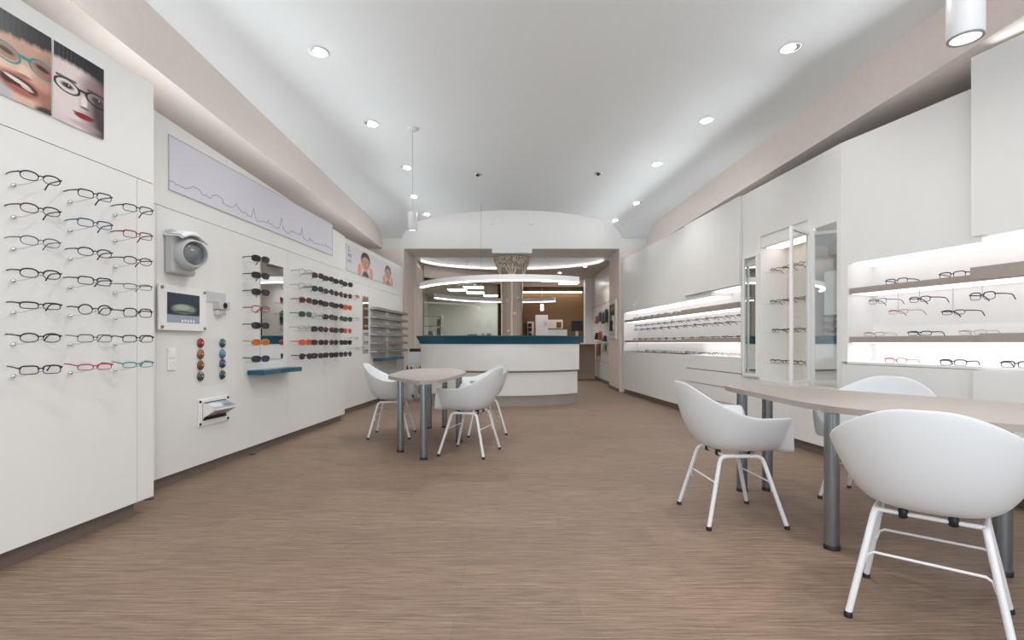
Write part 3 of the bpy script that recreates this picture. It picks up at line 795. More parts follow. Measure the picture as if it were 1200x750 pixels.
# --- sunglasses on panel B
SUN = [('black', (18, 18, 20), (20, 24, 28)), ('dark blue', (24, 34, 52), (30, 48, 66)), ('brown', (70, 40, 28), (52, 34, 26)), ('clear grey', (170, 172, 176), None), ('orange', (190, 70, 30), (200, 80, 34)),
       ('green', (60, 140, 80), (30, 40, 36)), ('red', (130, 40, 40), (40, 24, 26))]
rows7 = [1.862 - .157 * k for k in range(7)]
SIDX = [0, 0, 0, 6, 0, 4, 1]
def peg_on(plane, T, base):
    MB().tube([base, base + plane.n * .10, base + plane.n * .16 + Vector((0, 0, .012))], .0025, 5).build('peg', 'chrome', T)
for k in range(7):
    nm, fc, lc = SUN[SIDX[k]]; base = PB.P(4.84, rows7[k] - .02); peg_on(PB, TB, base)
    if k == 5: nm, fc = 'yellow-green', (170, 170, 40)
    if k == 3: lc = None
    glasses(base + PB.n * .15 + Vector((0, 0, .03)), PB.rot - math.radians(22), 'sport', fc, lc, thick=.0024, scale=1.42, name='sunglasses',
            label='%s sunglasses hung before the tall mirror, %s of its column' % (nm, ORD[k]), group='sunglasses before the mirror', cat='sunglasses')
RACK = [[3, 2, 0, 0, 0], [3, 0, 1, 2, 2], [6, 0, 2, 0, 4], [5, 3, 0, 5, 1], [3, 0, 6, 2, 4], [4, 6, 2, 0, 0], [0, 2, 0, 0, 0]]
CN = ['first', 'second', 'third', 'fourth', 'fifth']
for r_ in range(7):
    for c_ in range(5):
        nm, fc, lc = SUN[RACK[r_][c_]]; base = PB.P(5.73 + .30 * c_, rows7[r_] - .02); peg_on(PB, TB, base)
        glasses(base + PB.n * .15 + Vector((0, 0, .03)), PB.rot - .30 + random.uniform(-.1, .1), random.choice(['sport', 'square', 'sport', 'round']), fc, lc, thick=.0024, scale=1.5, name='sunglasses',
                label='%s sunglasses on the white wall, %s row, %s column after the tall mirror' % (nm, ORD[r_], CN[c_]), group='sunglasses on the wall rack', cat='sunglasses')
for k, (y, z, ci) in enumerate([(7.85, 1.76, 4), (7.75, 1.72, 3), (7.85, 1.42, 3), (7.80, 1.12, 3), (7.85, .96, 3), (8.1, .97, 3)]):
    nm, fc, lc = SUN[ci]; base = PC.P(y, z); peg_on(PC, TC, base)
    glasses(base + PC.n * .15 + Vector((0, 0, .03)), PC.rot, 'square', fc, lc, thick=.0016, scale=1.2, low=True,
            label='pale glasses hung beside the narrow mirror near the trays, %s from above' % ['second', 'first', 'third', 'fourth', 'fifth', 'sixth'][k], group='pale glasses beside the narrow mirror')

# mirrors and teal shelves on the left wall
y0, y1 = PB.Y(304.3), PB.Y(331)
t = thing('wall_mirror', tuple(PB.P((y0 + y1) / 2, .915)), 'tall frameless mirror between the sunglasses columns', 'mirror')
PB.slab(MB(), y0, y1, .915, 1.895, .001, .008).build('mirror_back', 'grey', t); PB.slab(MB(), y0 + .002, y1 - .002, .917, 1.893, .008, .010).build('mirror_face', 'mirror', t)
y0, y1 = PC.Y(424.5), PC.Y(431)
t = thing('wall_mirror', tuple(PC.P((y0 + y1) / 2, .9)), 'narrow frameless mirror beside the glasses trays', 'mirror')
PC.slab(MB(), y0, y1, .90, 1.86, .001, .008).build('mirror_back', 'grey', t); PC.slab(MB(), y0 + .002, y1 - .002, .902, 1.858, .008, .010).build('mirror_face', 'mirror', t)
def teal_shelf(plane, y0, y1, z, dep, label):
    ym = (y0 + y1) / 2
    pts = [plane.P(y0, 0, .001), plane.P(y0, 0, dep), plane.P(ym, 0, dep * .78), plane.P(y1, 0, dep), plane.P(y1, 0, .001)]
    t = thing('wall_shelf', tuple(plane.P(ym, z)), label, 'shelf')
    MB().prism([(p.x, p.y) for p in pts], z, z + .045).build('board', 'teal', t)
    MB().lathe([(.008, 0), (.008, .012), (.005, .016)], plane.P(ym, z + .045, dep * .5), n=10).build('knob', 'chrome', t)
teal_shelf(PB, 4.86, 5.60, .775, .17, 'teal wall shelf below the tall mirror')
teal_shelf(PC, 8.95, 10.3, .765, .16, 'teal wall shelf below the glasses trays')

# trays on panel C with small glasses
TRY = [(8.80, 9.66), (9.76, 10.68)]
for c_, (y0, y1) in enumerate(TRY):
    for r_ in range(6):
        z = 1.655 - .149 * r_
        t = thing('glasses_tray', tuple(PC.P((y0 + y1) / 2, z)), 'slim taupe wall tray full of glasses, %s row, %s the printer stand' % (ORD[r_] if r_ < 5 else 'sixth', ['farther from', 'closer to'][c_]), 'tray', 'taupe trays of glasses on the wall')
        PC.slab(MB(), y0, y1, z, z + .012, .001, .13).build('tray_base', 'trayc', t)
        PC.slab(MB(), y0, y1, z + .012, z + .045, .122, .13).build('front_lip', 'trayc', t)
        PC.slab(MB(), y0, y0 + .012, z + .012, z + .03, .001, .122).build('end_plate', 'grey', t); PC.slab(MB(), y1 - .012, y1, z + .012, z + .03, .001, .122).build('end_plate', 'grey', t)
        for k in range(5):
            yy = y0 + (y1 - y0) * (k + .5) / 5
            glasses(PC.P(yy, z + .036, .10), PC.rot + random.uniform(-.1, .1), ['oval', 'rect', 'square'][(k + r_) % 3], [BK, BR, DG, (110, 90, 80), BL][(k * 2 + r_ * 3 + c_) % 5], thick=.0016, scale=1.0, low=True,
                    label='small glasses lying in taupe trays, %s tray row, %s from the printer stand' % (ORD[r_] if r_ < 5 else 'sixth', ['tenth', 'ninth', 'eighth', 'seventh', 'sixth', 'fifth', 'fourth', 'third', 'second', 'first'][c_ * 5 + k]), group='glasses in the wall trays, row %d' % (r_ + 1))

# --- long lit niche glasses (small)
NTH = ['first', 'second', 'third', 'fourth', 'fifth', 'sixth', 'seventh', 'eighth', 'ninth', 'tenth', 'eleventh', 'twelfth', 'thirteenth', 'fourteenth', 'fifteenth']
def niche_row(plane, ys, z, off, nm, cols, hang=None, T=None, low=True, scale=1.2, thick=.0022, stand=True):
    for i, y in enumerate(ys):
        p = plane.P(y, z, off)
        if hang: MB().tube([p + Vector((0, 0, -.005)), Vector((p.x, p.y, hang))], .0022, 5).build('hanger_rod', 'chrome', T)
        glasses(p, plane.rot + random.uniform(-.25, .1), ['rect', 'oval', 'slim', 'square'][i % 4], cols[i % len(cols)], thick=thick, scale=scale, low=low, label=nm[0] % NTH[i], group=nm[1])
fr_y = lambda n_, a, b: [a + (b - a) * (k + .5) / n_ for k in range(n_)]
CC = [BK, BR, DG, BK, RD, (90, 80, 78), BK]
niche_row(RF, fr_y(13, yl + .1, yr - .2), S1 + .022, -.10, ('small eyeglasses on upper shelf of the long niche, %s from its mirror end', 'glasses on the upper shelf of the long niche'), CC)
niche_row(RF, fr_y(14, yl + .1, yr - .2), S1 - .13, -.14, ('small eyeglasses in upper hanging row of the long niche, %s from mirror end', 'upper hanging glasses of the long niche'), CC, S1 - .045, TF)
niche_row(RF, fr_y(12, yl + .3, yr - .3), S1 - .215, -.10, ('small eyeglasses in lower hanging row of the long niche, %s from mirror end', 'lower hanging glasses of the long niche'), CC, S1 - .045, TF)
niche_row(RF, fr_y(13, yl + .05, yr - .2), S2 + .022, -.10, ('small eyeglasses on lower shelf of the long niche, %s from its mirror end', 'glasses on the lower shelf of the long niche'), CC)
niche_row(RF, fr_y(8, yl + .2, yr - .8), .905 + .022, -.12, ('small eyeglasses on the floor of the long niche, %s from its mirror end', 'glasses on the floor of the long niche'), [(190, 150, 150), DG, BK, BR])
# --- near niche
NN = [('rect', BK, 1056, S1 + .021, 'black eyeglasses standing on the upper shelf, near the niche end panel', 0),
      ('rect', BK, 1121, S1 + .021, 'black eyeglasses standing on the upper shelf, beside the stepped shelf front', 0),
      ('rect', BR, 1034, 1.475, 'dark brown eyeglasses on a short rod, first below the upper niche shelf', 1),
      ('slim', (170, 110, 105), 1058, 1.375, 'pale red eyeglasses on a long rod below the upper niche shelf', 1),
      ('rect', BK, 1083, 1.463, 'black eyeglasses on a short rod between two long-rod pairs', 1),
      ('slim', BK, 1122, 1.347, 'slim black eyeglasses on a long rod below the upper niche shelf', 1),
      ('square', BK, 1156, 1.452, 'bold black eyeglasses on a short rod beside the stepped shelf front', 1),
      ('slim', (180, 150, 140), 1030, S2 + .021, 'faint rose eyeglasses standing on the lower shelf, near the niche end panel', 0),
      ('slim', BK, 1083, S2 + .021, 'black eyeglasses standing on the lower shelf between two pale pairs', 0),
      ('slim', (190, 170, 150), 1145, S2 + .021, 'pale gold eyeglasses standing on the lower shelf below the step', 0),
      ('rect', (170, 90, 90), 1055, NZ0 + .021, 'rose eyeglasses lying on the bright niche floor near its end', 0),
      ('rect', BK, 1122, NZ0 + .021, 'black eyeglasses lying on the bright niche floor above the drawers', 0),
      ('rect', BK, 1196, NZ0 + .021, 'black eyeglasses lying on the niche floor above the protruding cabinet', 0)]
for kind, col, px, z, lab, hang in NN:
    z -= .04 * hang; y = RN.Y(px - 12); p = RN.P(y, z, -.06)
    if hang: MB().tube([p + Vector((0, 0, -.012)), Vector((p.x, p.y, S1 - .05))], .003, 5).build('hanger_rod', 'grey', TN)
    glasses(p, RN.rot + math.radians(-4 if hang else 8), kind, col, thick=.0022 if col == BK else .0016, scale=1.32, label=lab, group='glasses in the bright niche')
# --- glass cabinet
for r_, z in enumerate(CABZ):
    for k in range(4):
        y = yc0 + (yc1 - yc0) * (k + .55) / 4.2
        glasses(RF.P(y, z + .020, -.10), RF.rot + random.uniform(-.2, .2), ['rect', 'oval', 'slim', 'rect'][k], [BK, BR, RD, (110, 70, 50)][(k + r_) % 4], thick=.0022, scale=1.25, low=True,
                label='eyeglasses on the %s glass shelf of the tall cabinet, %s from the wide mirror' % (['top', 'second', 'third', 'lowest'][r_], ['first', 'second', 'third', 'fourth'][k]), group='eyeglasses on cabinet shelf %d' % (r_ + 1))
p = RF.P(yc0 + .12, 1.40, -.28)
MB().tube([p, p + RF.n * .05 + Vector((0, 0, .0))], .004, 6).build('peg', 'chrome', TG)
glasses(p + RF.n * .06 + Vector((0, 0, .0)), RF.rot, 'oval', BK, thick=.0014, scale=1.0, low=True, label='single eyeglasses hung on the cream back of the tall cabinet', group='')

# ================================================================== PRINTS
def grid_print(name, P00, P10, P01, img, parent, m='print', lift=None):
    """img[h][w][3] linear colours, row 0 at the top; P00 top start, P10 top end, P01 bottom start"""
    h, w_ = img.shape[:2]; P00, P10, P01 = Vector(P00), Vector(P10), Vector(P01)
    off = Vector(WORLD[parent.name])
    vs = [tuple(P00 + (P10 - P00) * (i / (w_ - 1)) + (P01 - P00) * (j / (h - 1)) - off) for j in range(h) for i in range(w_)]
    fs = [(j * w_ + i, (j + 1) * w_ + i, (j + 1) * w_ + i + 1, j * w_ + i + 1) for j in range(h - 1) for i in range(w_ - 1)]
    me = bpy.data.meshes.new(name); me.from_pydata(vs, [], fs); me.materials.append(M[m])
    at = me.color_attributes.new('print', 'FLOAT_COLOR', 'POINT')
    rgba = np.concatenate([img, np.ones((h, w_, 1))], 2).reshape(-1).astype(np.float32); at.data.foreach_set('color', rgba)
    o = bpy.data.objects.new(name, me); COL.objects.link(o); o.parent = parent
    return o
class Paint:
    def __init__(s, w_, h, bg, aspect=1):
        s.u, s.v = np.meshgrid(np.linspace(0, 1, w_), np.linspace(0, 1, h)); s.img = np.ones((h, w_, 3)) * np.array(srgb(*bg)); s.asp = aspect
    def blend(s, mask, col):
        mask = np.clip(mask, 0, 1)[..., None]; s.img = s.img * (1 - mask) + np.array(srgb(*col)) * mask
    def ell(s, cu, cv, ru, rv, col, soft=.15, rot=0, a=1):
        du, dv = (s.u - cu), (s.v - cv) * s.asp; c, q = math.cos(rot), math.sin(rot); x, y = du * c + dv * q, -du * q + dv * c
        d = np.sqrt((x / ru) ** 2 + (y / (rv * s.asp)) ** 2); s.blend(np.clip((1 - d) / soft + .5, 0, 1) * a, col)
    def ring(s, cu, cv, ru, rv, wd, col, rot=0):
        du, dv = (s.u - cu), (s.v - cv) * s.asp; c, q = math.cos(rot), math.sin(rot); x, y = du * c + dv * q, -du * q + dv * c
        d = np.abs(np.sqrt((x / ru) ** 2 + (y / (rv * s.asp)) ** 2) - 1) * ru; s.blend(np.clip((wd - d) / (wd * .5) + .3, 0, 1), col)
    def line(s, p, q, wd, col):
        a = np.array(p, float); b = np.array(q, float); a[1] *= s.asp; b[1] *= s.asp; V = s.v * s.asp; d = b - a
        t = np.clip(((s.u - a[0]) * d[0] + (V - a[1]) * d[1]) / (d @ d), 0, 1); dist = np.hypot(s.u - a[0] - t * d[0], V - a[1] - t * d[1])
        s.blend(np.clip((wd - dist) / (wd * .5) + .3, 0, 1), col)

def poster(name, plane, y0, y1, z0, z1, paint, label, cat='poster'):
    t = thing(name, tuple(plane.P((y0 + y1) / 2, z0)), label, cat)
    plane.slab(MB(), y0, y1, z0, z1, .001, .009).build('board', 'white', t)
    grid_print('print', plane.P(y0, z1, .0095), plane.P(y1, z1, .0095), plane.P(y0, z0, .0095), paint.img, t)
    return t
# smiling child, teal glasses
p = Paint(120, 150, (208, 170, 148), 1.33)
p.ell(.45, .55, .62, .6, (222, 186, 165), .5); p.ell(1.0, .75, .24, .5, (142, 92, 74), .8, a=.85); p.ell(.1, .62, .22, .10, (236, 206, 190), .8, a=.7); p.ell(.84, .66, .16, .09, (212, 160, 138), .8, a=.7); p.ell(.0, .95, .35, .25, (190, 190, 195), .3)
hn = lambda p, k: .5 * np.sin(p.u * 31 * k + 3 * p.v) + .3 * np.sin(p.u * 67 * k + 1.3) + .25 * np.sin(p.u * 113 * k + 2.1 + 8 * p.v)
p.ell(.5, .36, .7, .14, (176, 128, 106), .9, a=.6)
p.blend(np.clip((.29 - .08 * p.u + .016 * hn(p, 1) - p.v) / .06 + .4, 0, 1), (16, 13, 16)); p.blend(np.clip(.25 * hn(p, 2.2) * (p.v < .24) * (1.1 - p.u), 0, .45), (110, 100, 102))
p.ell(.55, .62, .10, .08, (236, 205, 188), .6); p.ell(.55, .665, .12, .02, (170, 110, 92), .6)
for cu in (.27, .85):
    p.ell(cu, .47, .19, .085, (150, 100, 82), .3, .12, .75); p.ell(cu, .46, .12, .03, (40, 28, 28), .5, .15)
    p.ring(cu, .475, .215, .10, .022, (38, 134, 140), .15)
p.line((.48, .44), (.64, .44), .03, (38, 134, 140)); p.line((1.04, .42), (1.1, .42), .03, (38, 134, 140))
p.ell(.47, .79, .37, .12, (168, 98, 84), .4, .10); p.ell(.47, .785, .30, .075, (58, 14, 18), .25, .10); p.ell(.44, .755, .21, .022, (232, 222, 210), .35, .16); p.ell(.60, .80, .10, .018, (214, 200, 188), .4, .1); p.ell(.50, .845, .2, .022, (176, 92, 88), .5, .08)
p.ell(.93, 1.0, .2, .07, (60, 50, 56), .4)
poster('portrait_poster', PA, 2.325, 2.622, 2.241, 2.641, p, 'portrait poster of a laughing child wearing teal glasses')
# portrait with red lips and black glasses
p = Paint(120, 150, (202, 186, 186), 1.33)
p.ell(.35, .55, .55, .5, (226, 212, 210), .7); p.ell(1.05, .60, .42, .66, (46, 32, 38), .9, a=.95); p.ell(.8, .38, .3, .12, (150, 122, 124), .9, a=.7)
p.blend(np.clip((.19 + .10 * (p.u - .35) ** 2 + .010 * hn(p, 1.4) - p.v) / .06 + .4, 0, 1), (16, 18, 24)); p.blend(np.clip(.4 * hn(p, 2.6) * (p.v < .17) * (.8 - p.u), 0, .5), (150, 152, 158))
p.ell(.58, .62, .06, .09, (236, 222, 218), .6); p.ell(.60, .69, .10, .018, (130, 96, 96), .6)
for cu in (.25, .86):
    p.ell(cu, .50, .12, .035, (60, 46, 52), .6); p.ell(cu + .02, .50, .045, .028, (20, 18, 24), .4); p.ell(cu + .03, .49, .012, .008, (240, 240, 240), .5); p.line((cu - .2, .41), (cu + .16, .405), .022, (92, 74, 76))
    p.ring(cu, .505, .235, .085, .028, (10, 10, 14), .05)
p.line((.47, .475), (.64, .475), .024, (14, 14, 18))
p.ell(.58, .81, .20, .04, (146, 26, 38), .3, -.03); p.line((.36, .79), (.8, .79), .008, (70, 10, 18)); p.ell(.6, .93, .3, .04, (170, 150, 150), .8, a=.6)
poster('portrait_poster', PA, 2.634, 2.927, 2.241, 2.641, p, 'portrait poster of a face with black glasses and red lips')
# eye-chart poster with two children
p = Paint(200, 60, (218, 218, 226), .16)
def kid(cu, cv, sc, girl):
    k = sc; S_ = (214, 156, 128); E0 = p.ell; R0 = p.ring
    class Q: pass
    def ell(u_, v_, ru, rv, c, soft=.15, rot=0, a=1): E0(cu + (u_ - cu) * 1.75, v_, ru * 1.75, rv, c, soft, rot, a)
    def ring(u_, v_, ru, rv, wd, c, rot=0): R0(cu + (u_ - cu) * 1.75, v_, ru * 1.75, rv, wd, c, rot)
    if girl:
        ell(cu - .045 * k, cv + .30 * k, .012 * k, .16 * k, (60, 34, 30), .3); ell(cu + .045 * k, cv + .30 * k, .012 * k, .16 * k, (60, 34, 30), .3)
    ell(cu, cv - .12 * k, .040 * k, .27 * k, (58, 30, 28), .2); ell(cu, cv + .02 * k, .034 * k, .25 * k, S_, .2)
    ell(cu, cv + .46 * k, .03 * k, .2 * k, (40, 30, 36) if not girl else (150, 110, 110), .3)
    for q in (-1, 1):
        ell(cu + q * .05 * k, cv + .28 * k, .016 * k, .22 * k, (226, 150, 118), .3, -q * .5); ring(cu + q * .014 * k, cv - .0 * k, .013 * k, .075 * k, .0035, (60, 36, 40))
    ell(cu, cv + .14 * k, .014 * k, .03 * k, (170, 90, 80), .4)
kid(.32, .46, 1.2, False); kid(.79, .50, 1.05, True)
t = poster('children_poster', PC, PC.Y(405.3), PC.Y(464), 2.185, 2.588, p, 'wide pale poster of two children holding their glasses with eye chart letters')
def letters(txt, y, z, size, plane, parent, m='black'):
    c = bpy.data.curves.new('letters', 'FONT'); c.body = txt; c.size = size; c.align_x = 'CENTER'; c.extrude = .0004
    o = bpy.data.objects.new('letters', c); COL.objects.link(o); c.materials.append(M[m])
    dg = bpy.context.evaluated_depsgraph_get(); me = bpy.data.meshes.new_from_object(o.evaluated_get(dg)); bpy.data.objects.remove(o)
    xax = plane.t; zax = Vector((0, 0, 1)); nrm = plane.n
    mt_ = Matrix((( xax.x, zax.x, nrm.x, 0), (xax.y, zax.y, nrm.y, 0), (xax.z, zax.z, nrm.z, 0), (0, 0, 0, 1)))
    me.transform(mt_); o = bpy.data.objects.new('letters', me); COL.objects.link(o); o.parent = parent
    o.location = plane.P(y, z, .0105) - Vector(WORLD[parent.name])
yp = PC.Y(405.3) + .10
letters('L', yp, 2.49, .12, PC, t); letters('N E', yp + .03, 2.40, .085, PC, t); letters('Z E C', yp + .02, 2.325, .06, PC, t)
# skyline picture
t = thing('skyline_picture', tuple(PB.P(5.3, 2.24)), 'wide pale lavender wall picture with a thin city skyline drawing', 'picture')
ya, yb = PB.Y(197.5), PB.Y(389)
PB.slab(MB(), ya, yb, 2.24, 2.645, .001, .006).build('picture_panel', mat('lavender_print', srgb(216, 216, 226), .35, var=.01), t)
for a in ((ya - .006, ya, 2.234, 2.651), (yb, yb + .006, 2.234, 2.651), (ya, yb, 2.645, 2.651), (ya, yb, 2.234, 2.24)):
    PB.slab(MB(), a[0], a[1], a[2], a[3], .001, .009).build('frame_bar', 'grey', t)
SKY = [(0, .08), (.05, .09), (.055, .07), (.07, .13), (.075, .12), (.085, .20), (.11, .22), (.115, .20), (.125, .12), (.15, .10), (.165, .11), (.17, .20), (.18, .25), (.195, .28), (.215, .25), (.22, .10), (.25, .10), (.27, .13), (.275, .2),
       (.283, .30), (.29, .2), (.30, .17), (.31, .1), (.345, .05), (.365, .04), (.372, .2), (.378, .4), (.385, .2), (.392, .04), (.41, .02), (.43, .07), (.46, .1), (.466, .2), (.47, .12), (.48, .08), (.52, .05), (.54, .08), (.548, .25), (.556, .52),
       (.564, .25), (.572, .1), (.59, .04), (.61, .03), (.63, .16), (.65, .17), (.68, .16), (.70, .17), (.705, .3), (.712, .5), (.72, .25), (.73, .08), (.76, .05), (.775, .1), (.78, .24), (.786, .12), (.82, .1), (.85, .08), (.88, .14), (.915, .15), (.925, .2), (.93, .3), (.936, .16), (.96, .14), (.98, .16), (1, .12)]
SK2 = []
rj = random.Random(5)
for (u0, v0), (u1, v1) in zip(SKY, SKY[1:]):
    SK2.append((u0, v0)); nseg = int((u1 - u0) / .006)
    for q in range(1, nseg):
        SK2.append((u0 + (u1 - u0) * q / nseg, v0 + (v1 - v0) * q / nseg + rj.choice([0, 0, .025, -.02, .05]) * (.5 + rj.random())))
SKY = SK2 + [SKY[-1]]
pts = [PB.P(ya + (yb - ya) * u, 2.245 + .40 * (.07 + v * .72), .0065) for u, v in SKY]
MB().tube(pts, .0026, 4).build('skyline_drawing', mat('grey_ink', srgb(150, 152, 166), .6), t)

# ================================================================== DEVICES on panel B near the peg panel
def pb(px, py, off=0): return PB.at(px, py, off)
# camera-like lens device
c = pb(206, 297); y = c.y; zc = c.z
t = thing('lens_device', tuple(c), 'white wall device with a large dark round lens under a visor', 'device')
hw = .125
PB.slab(MB(), y - hw, y + hw, zc - .165, zc + .165, .001, .075).build('back_housing', 'grey', t, bevel=.02)
mb = MB(); prof = []
vs = []
for k in range(13):
    a = k / 12; yy = y - hw - .01 + (2 * hw + .02) * a; arch = math.sin(a * PI) * .045
    for off, dz in ((.002, .135 + arch), (.14, .120 + arch), (.17, .09 + arch), (.155, .085 + arch), (.13, .105 + arch), (.002, .115 + arch)): vs.append(PB.P(yy, zc + dz, off))
fs = [(k * 6 + j, k * 6 + (j + 1) % 6, (k + 1) * 6 + (j + 1) % 6, (k + 1) * 6 + j) for k in range(12) for j in range(6)] + [tuple(range(6)), tuple(72 + j for j in reversed(range(6)))]
mb.add(vs, fs, 0, True).build('visor', 'white', t)
ax = (PB.n + Vector((0, -.45, -.05))).normalized(); cc = PB.P(y + .015, zc - .005, .066)
MB().lathe([(.125, 0), (.128, .03), (.115, .07), (.10, .13), (.092, .132), (.085, .11)], cc, ax, n=36, caps=False).build('lens_barrel', 'grey', t)
MB().lathe([(.084, .09), (.086, .128), (.090, .133)], cc, ax, n=36, caps=False).build('lens_ring', 'midgrey', t)
MB().lathe([(.001, .118), (.03, .115), (.06, .105), (.085, .095)], cc, ax, n=32, caps=False).build('lens_glass', mat('dark_lens_glass', (.16, .18, .19), .12, coat=1, bscale=12, var=.35), t)
# framed screen
ya, yb = PB.Y(181), PB.Y(237.5); z0, z1 = 1.175, 1.515
t = thing('wall_screen', tuple(PB.P((ya + yb) / 2, z0)), 'small white framed wall screen with four screws, below the lens device', 'screen')
PB.slab(MB(), ya, yb, z0, z1, .02, .034).build('frame_plate', 'white', t, bevel=.004)
PB.slab(MB(), ya + .03, yb - .03, z0 + .03, z1 - .03, .001, .02).build('mount', 'midgrey', t)
for a in (ya + .028, yb - .028):
    for b in (z0 + .024, z1 - .024): MB().lathe([(.012, 0), (.012, .008), (.008, .012)], PB.P(a, b, .034), PB.n, n=12).build('screw', 'steel', t)
sa, sb = PB.Y(190.5), PB.Y(229)
p = Paint(80, 70, (28, 36, 48), .9)
p.ell(.5, .1, .9, .3, (46, 56, 70), .9); p.ell(.5, .52, .36, .16, (120, 136, 128), .35); p.ell(.45, .47, .22, .09, (150, 165, 150), .5); p.ell(.5, .62, .3, .035, (60, 76, 74), .4)
p.blend(np.clip((p.v - .72) / .04, 0, 1) * .9, (150, 160, 176))
for k in range(5): p.ell(.45 + .09 * k, .93 - .01 * (k % 2), .025, .045, (232, 236, 240), .4)
grid_print('display', PB.P(sa, z1 - .055, .0355), PB.P(sb, z1 - .055, .0355), PB.P(sa, z0 + .06, .0355), p.img, t, 'screen')
# grey label plate
a, b = PB.Y(232.5), PB.Y(264)
tag(PB.slab(MB(), a, b, 1.425, 1.515, .001, .005).build('sign_plate', mat('pale_grey_vinyl', (.55, .56, .57), .5)), 'plain pale grey plate beside the lens device and screen', 'plate')
# small silver camera
c = pb(256, 361); t = thing('wall_camera', tuple(c), 'small silver box camera on the wall beside the framed screen', 'camera')
y, z = c.y, c.z
PB.slab(MB(), y - .075, y + .075, z - .015, z + .055, .001, .06).build('body', 'grey', t, bevel=.004)
MB().lathe([(.026, 0), (.026, .005), (.019, .007), (.017, .002)], PB.P(y, z + .02, .06), PB.n, n=20).build('lens', 'black', t)
PB.slab(MB(), y - .055, y + .04, z - .06, z - .018, .001, .045).build('base', 'chrome', t, bevel=.003)
# coloured lens samples
ya, yb = PB.Y(235), PB.Y(262); t = thing('lens_board', tuple(PB.P((ya + yb) / 2, .78)), 'clear acrylic sample board under the small camera', 'display board')
PB.slab(MB(), ya - .02, yb + .02, .72, 1.12, .001, .006).build('sheet', 'sheet', t)
LC = [('red', (150, 24, 30)), ('amber', (150, 84, 40)), ('brown', (110, 62, 34)), ('dark grey', (64, 66, 68)), ('green', (20, 92, 84)), ('light blue', (60, 130, 160)), ('slate blue', (50, 66, 88)), ('dark blue', (34, 62, 84))]
for k, (nm, col) in enumerate(LC):
    yy = PB.Y(234.2) if k < 4 else PB.Y(260); py = ([402, 415, 428, 441] if k < 4 else [402, 414.5, 426, 439])[k % 4]
    q = PB.P(yy, EYE + (CY - py) * yy / F, .006)
    lm = mat('lens_' + nm.replace(' ', '_'), srgb(*col), .08, coat=1, bscale=30, var=.5)
    t = thing('sample_lens', tuple(q), '%s round tinted lens sample on the wall board' % nm, 'lens sample', 'round tinted lens samples')
    MB().lathe([(.040, 0), (.0405, .004), (.031, .012), (.014, .0165), (.001, .018)], q, PB.n, n=24).build('tinted_lens', lm, t)
    MB().lathe([(.006, .015), (.006, .021), (.001, .023)], q, PB.n, n=10).build('pin', 'chrome', t)
# switches
c = pb(200.5, 417); t = thing('wall_switch', tuple(pb(200.5, 417)), 'white wall switch and socket pair below the framed screen', 'switch')
for z_, nm in ((c.z + .018, 'rocker_switch'), (c.z - .068, 'socket')):
    o = PB.slab(MB(), c.y - .042, c.y + .042, z_ - .042, z_ + .042, .001, .010).build(nm, 'white', t, bevel=.003)
    if nm == 'socket': MB().lathe([(.021, .010), (.021, .012), (.019, .006), (.001, .005)], PB.P(c.y, z_, 0), PB.n, n=20, caps=False).build('socket_cup', 'grey', t)
    else: PB.slab(MB(), c.y - .028, c.y + .028, z_ - .028, z_ + .028, .010, .014).build('rocker', 'white', t)
# brochure box
ya, yb = PB.Y(231), PB.Y(267); zb0, zb1 = EYE - (502 - CY) * ya / F, EYE - (466 - CY) * yb / F
zb0, zb1 = .655, .925
zb0, zb1 = EYE + (CY - 500) * 4.2 / F, EYE + (CY - 468) * 4.2 / F
t = thing('brochure_box', tuple(PB.P((ya + yb) / 2, zb0)), 'white wall box tilted open with printed cards, screwed on four corners', 'brochure box')
PB.slab(MB(), ya, yb, zb0, zb1, .001, .012).build('back_plate', 'white', t, bevel=.003)
for a in (ya + .02, yb - .02):
    for b in (zb0 + .02, zb1 - .02): MB().lathe([(.011, 0), (.011, .006), (.007, .009)], PB.P(a, b, .012), PB.n, n=12).build('screw', 'black', t)
ia, ib = ya + .05, yb - .045
H_ = zb1 - zb0
prof = [(zb0 + .05, .012), (zb0 + .07, .02), (zb1 - .085, .13), (zb1 - .035, .02), (zb1 - .03, .012)]
for yy, s in ((ia, .006), (ib - .006, .006)):
    a_ = [PB.P(yy, z, o) for z, o in prof]; b_ = [PB.P(yy + s, z, o) for z, o in prof]; n = len(a_)
    MB().add(a_ + b_, [tuple(range(n)), tuple(reversed(range(n, 2 * n)))] + [(i, n + i, n + (i + 1) % n, (i + 1) % n) for i in range(n)]).build('side_cheek', 'white', t)
PB.slab(MB(), ia, ib, zb0 + .045, zb1 - .03, .012, .016).build('inner_back', 'black', t)
p = Paint(40, 30, (150, 160, 168)); p.ell(.3, .4, .3, .3, (215, 220, 224), .6); p.ell(.7, .6, .2, .2, (110, 124, 134), .6)
grid_print('top_card', PB.P(ia + .006, zb1 - .036, .022), PB.P(ib - .006, zb1 - .036, .022), PB.P(ia + .006, zb1 - .083, .128), p.img, t)
p = Paint(40, 30, (170, 140, 128)); p.ell(.5, .5, .4, .3, (140, 104, 94), .6)
grid_print('front_card', PB.P(ia + .006, zb1 - .092, .118), PB.P(ib - .006, zb1 - .092, .118), PB.P(ia + .006, zb0 + .075, .024), p.img, t)
PB.slab(MB(), ia, ib, zb1 - .092, zb1 - .082, .105, .135).build('front_lip', 'white', t)
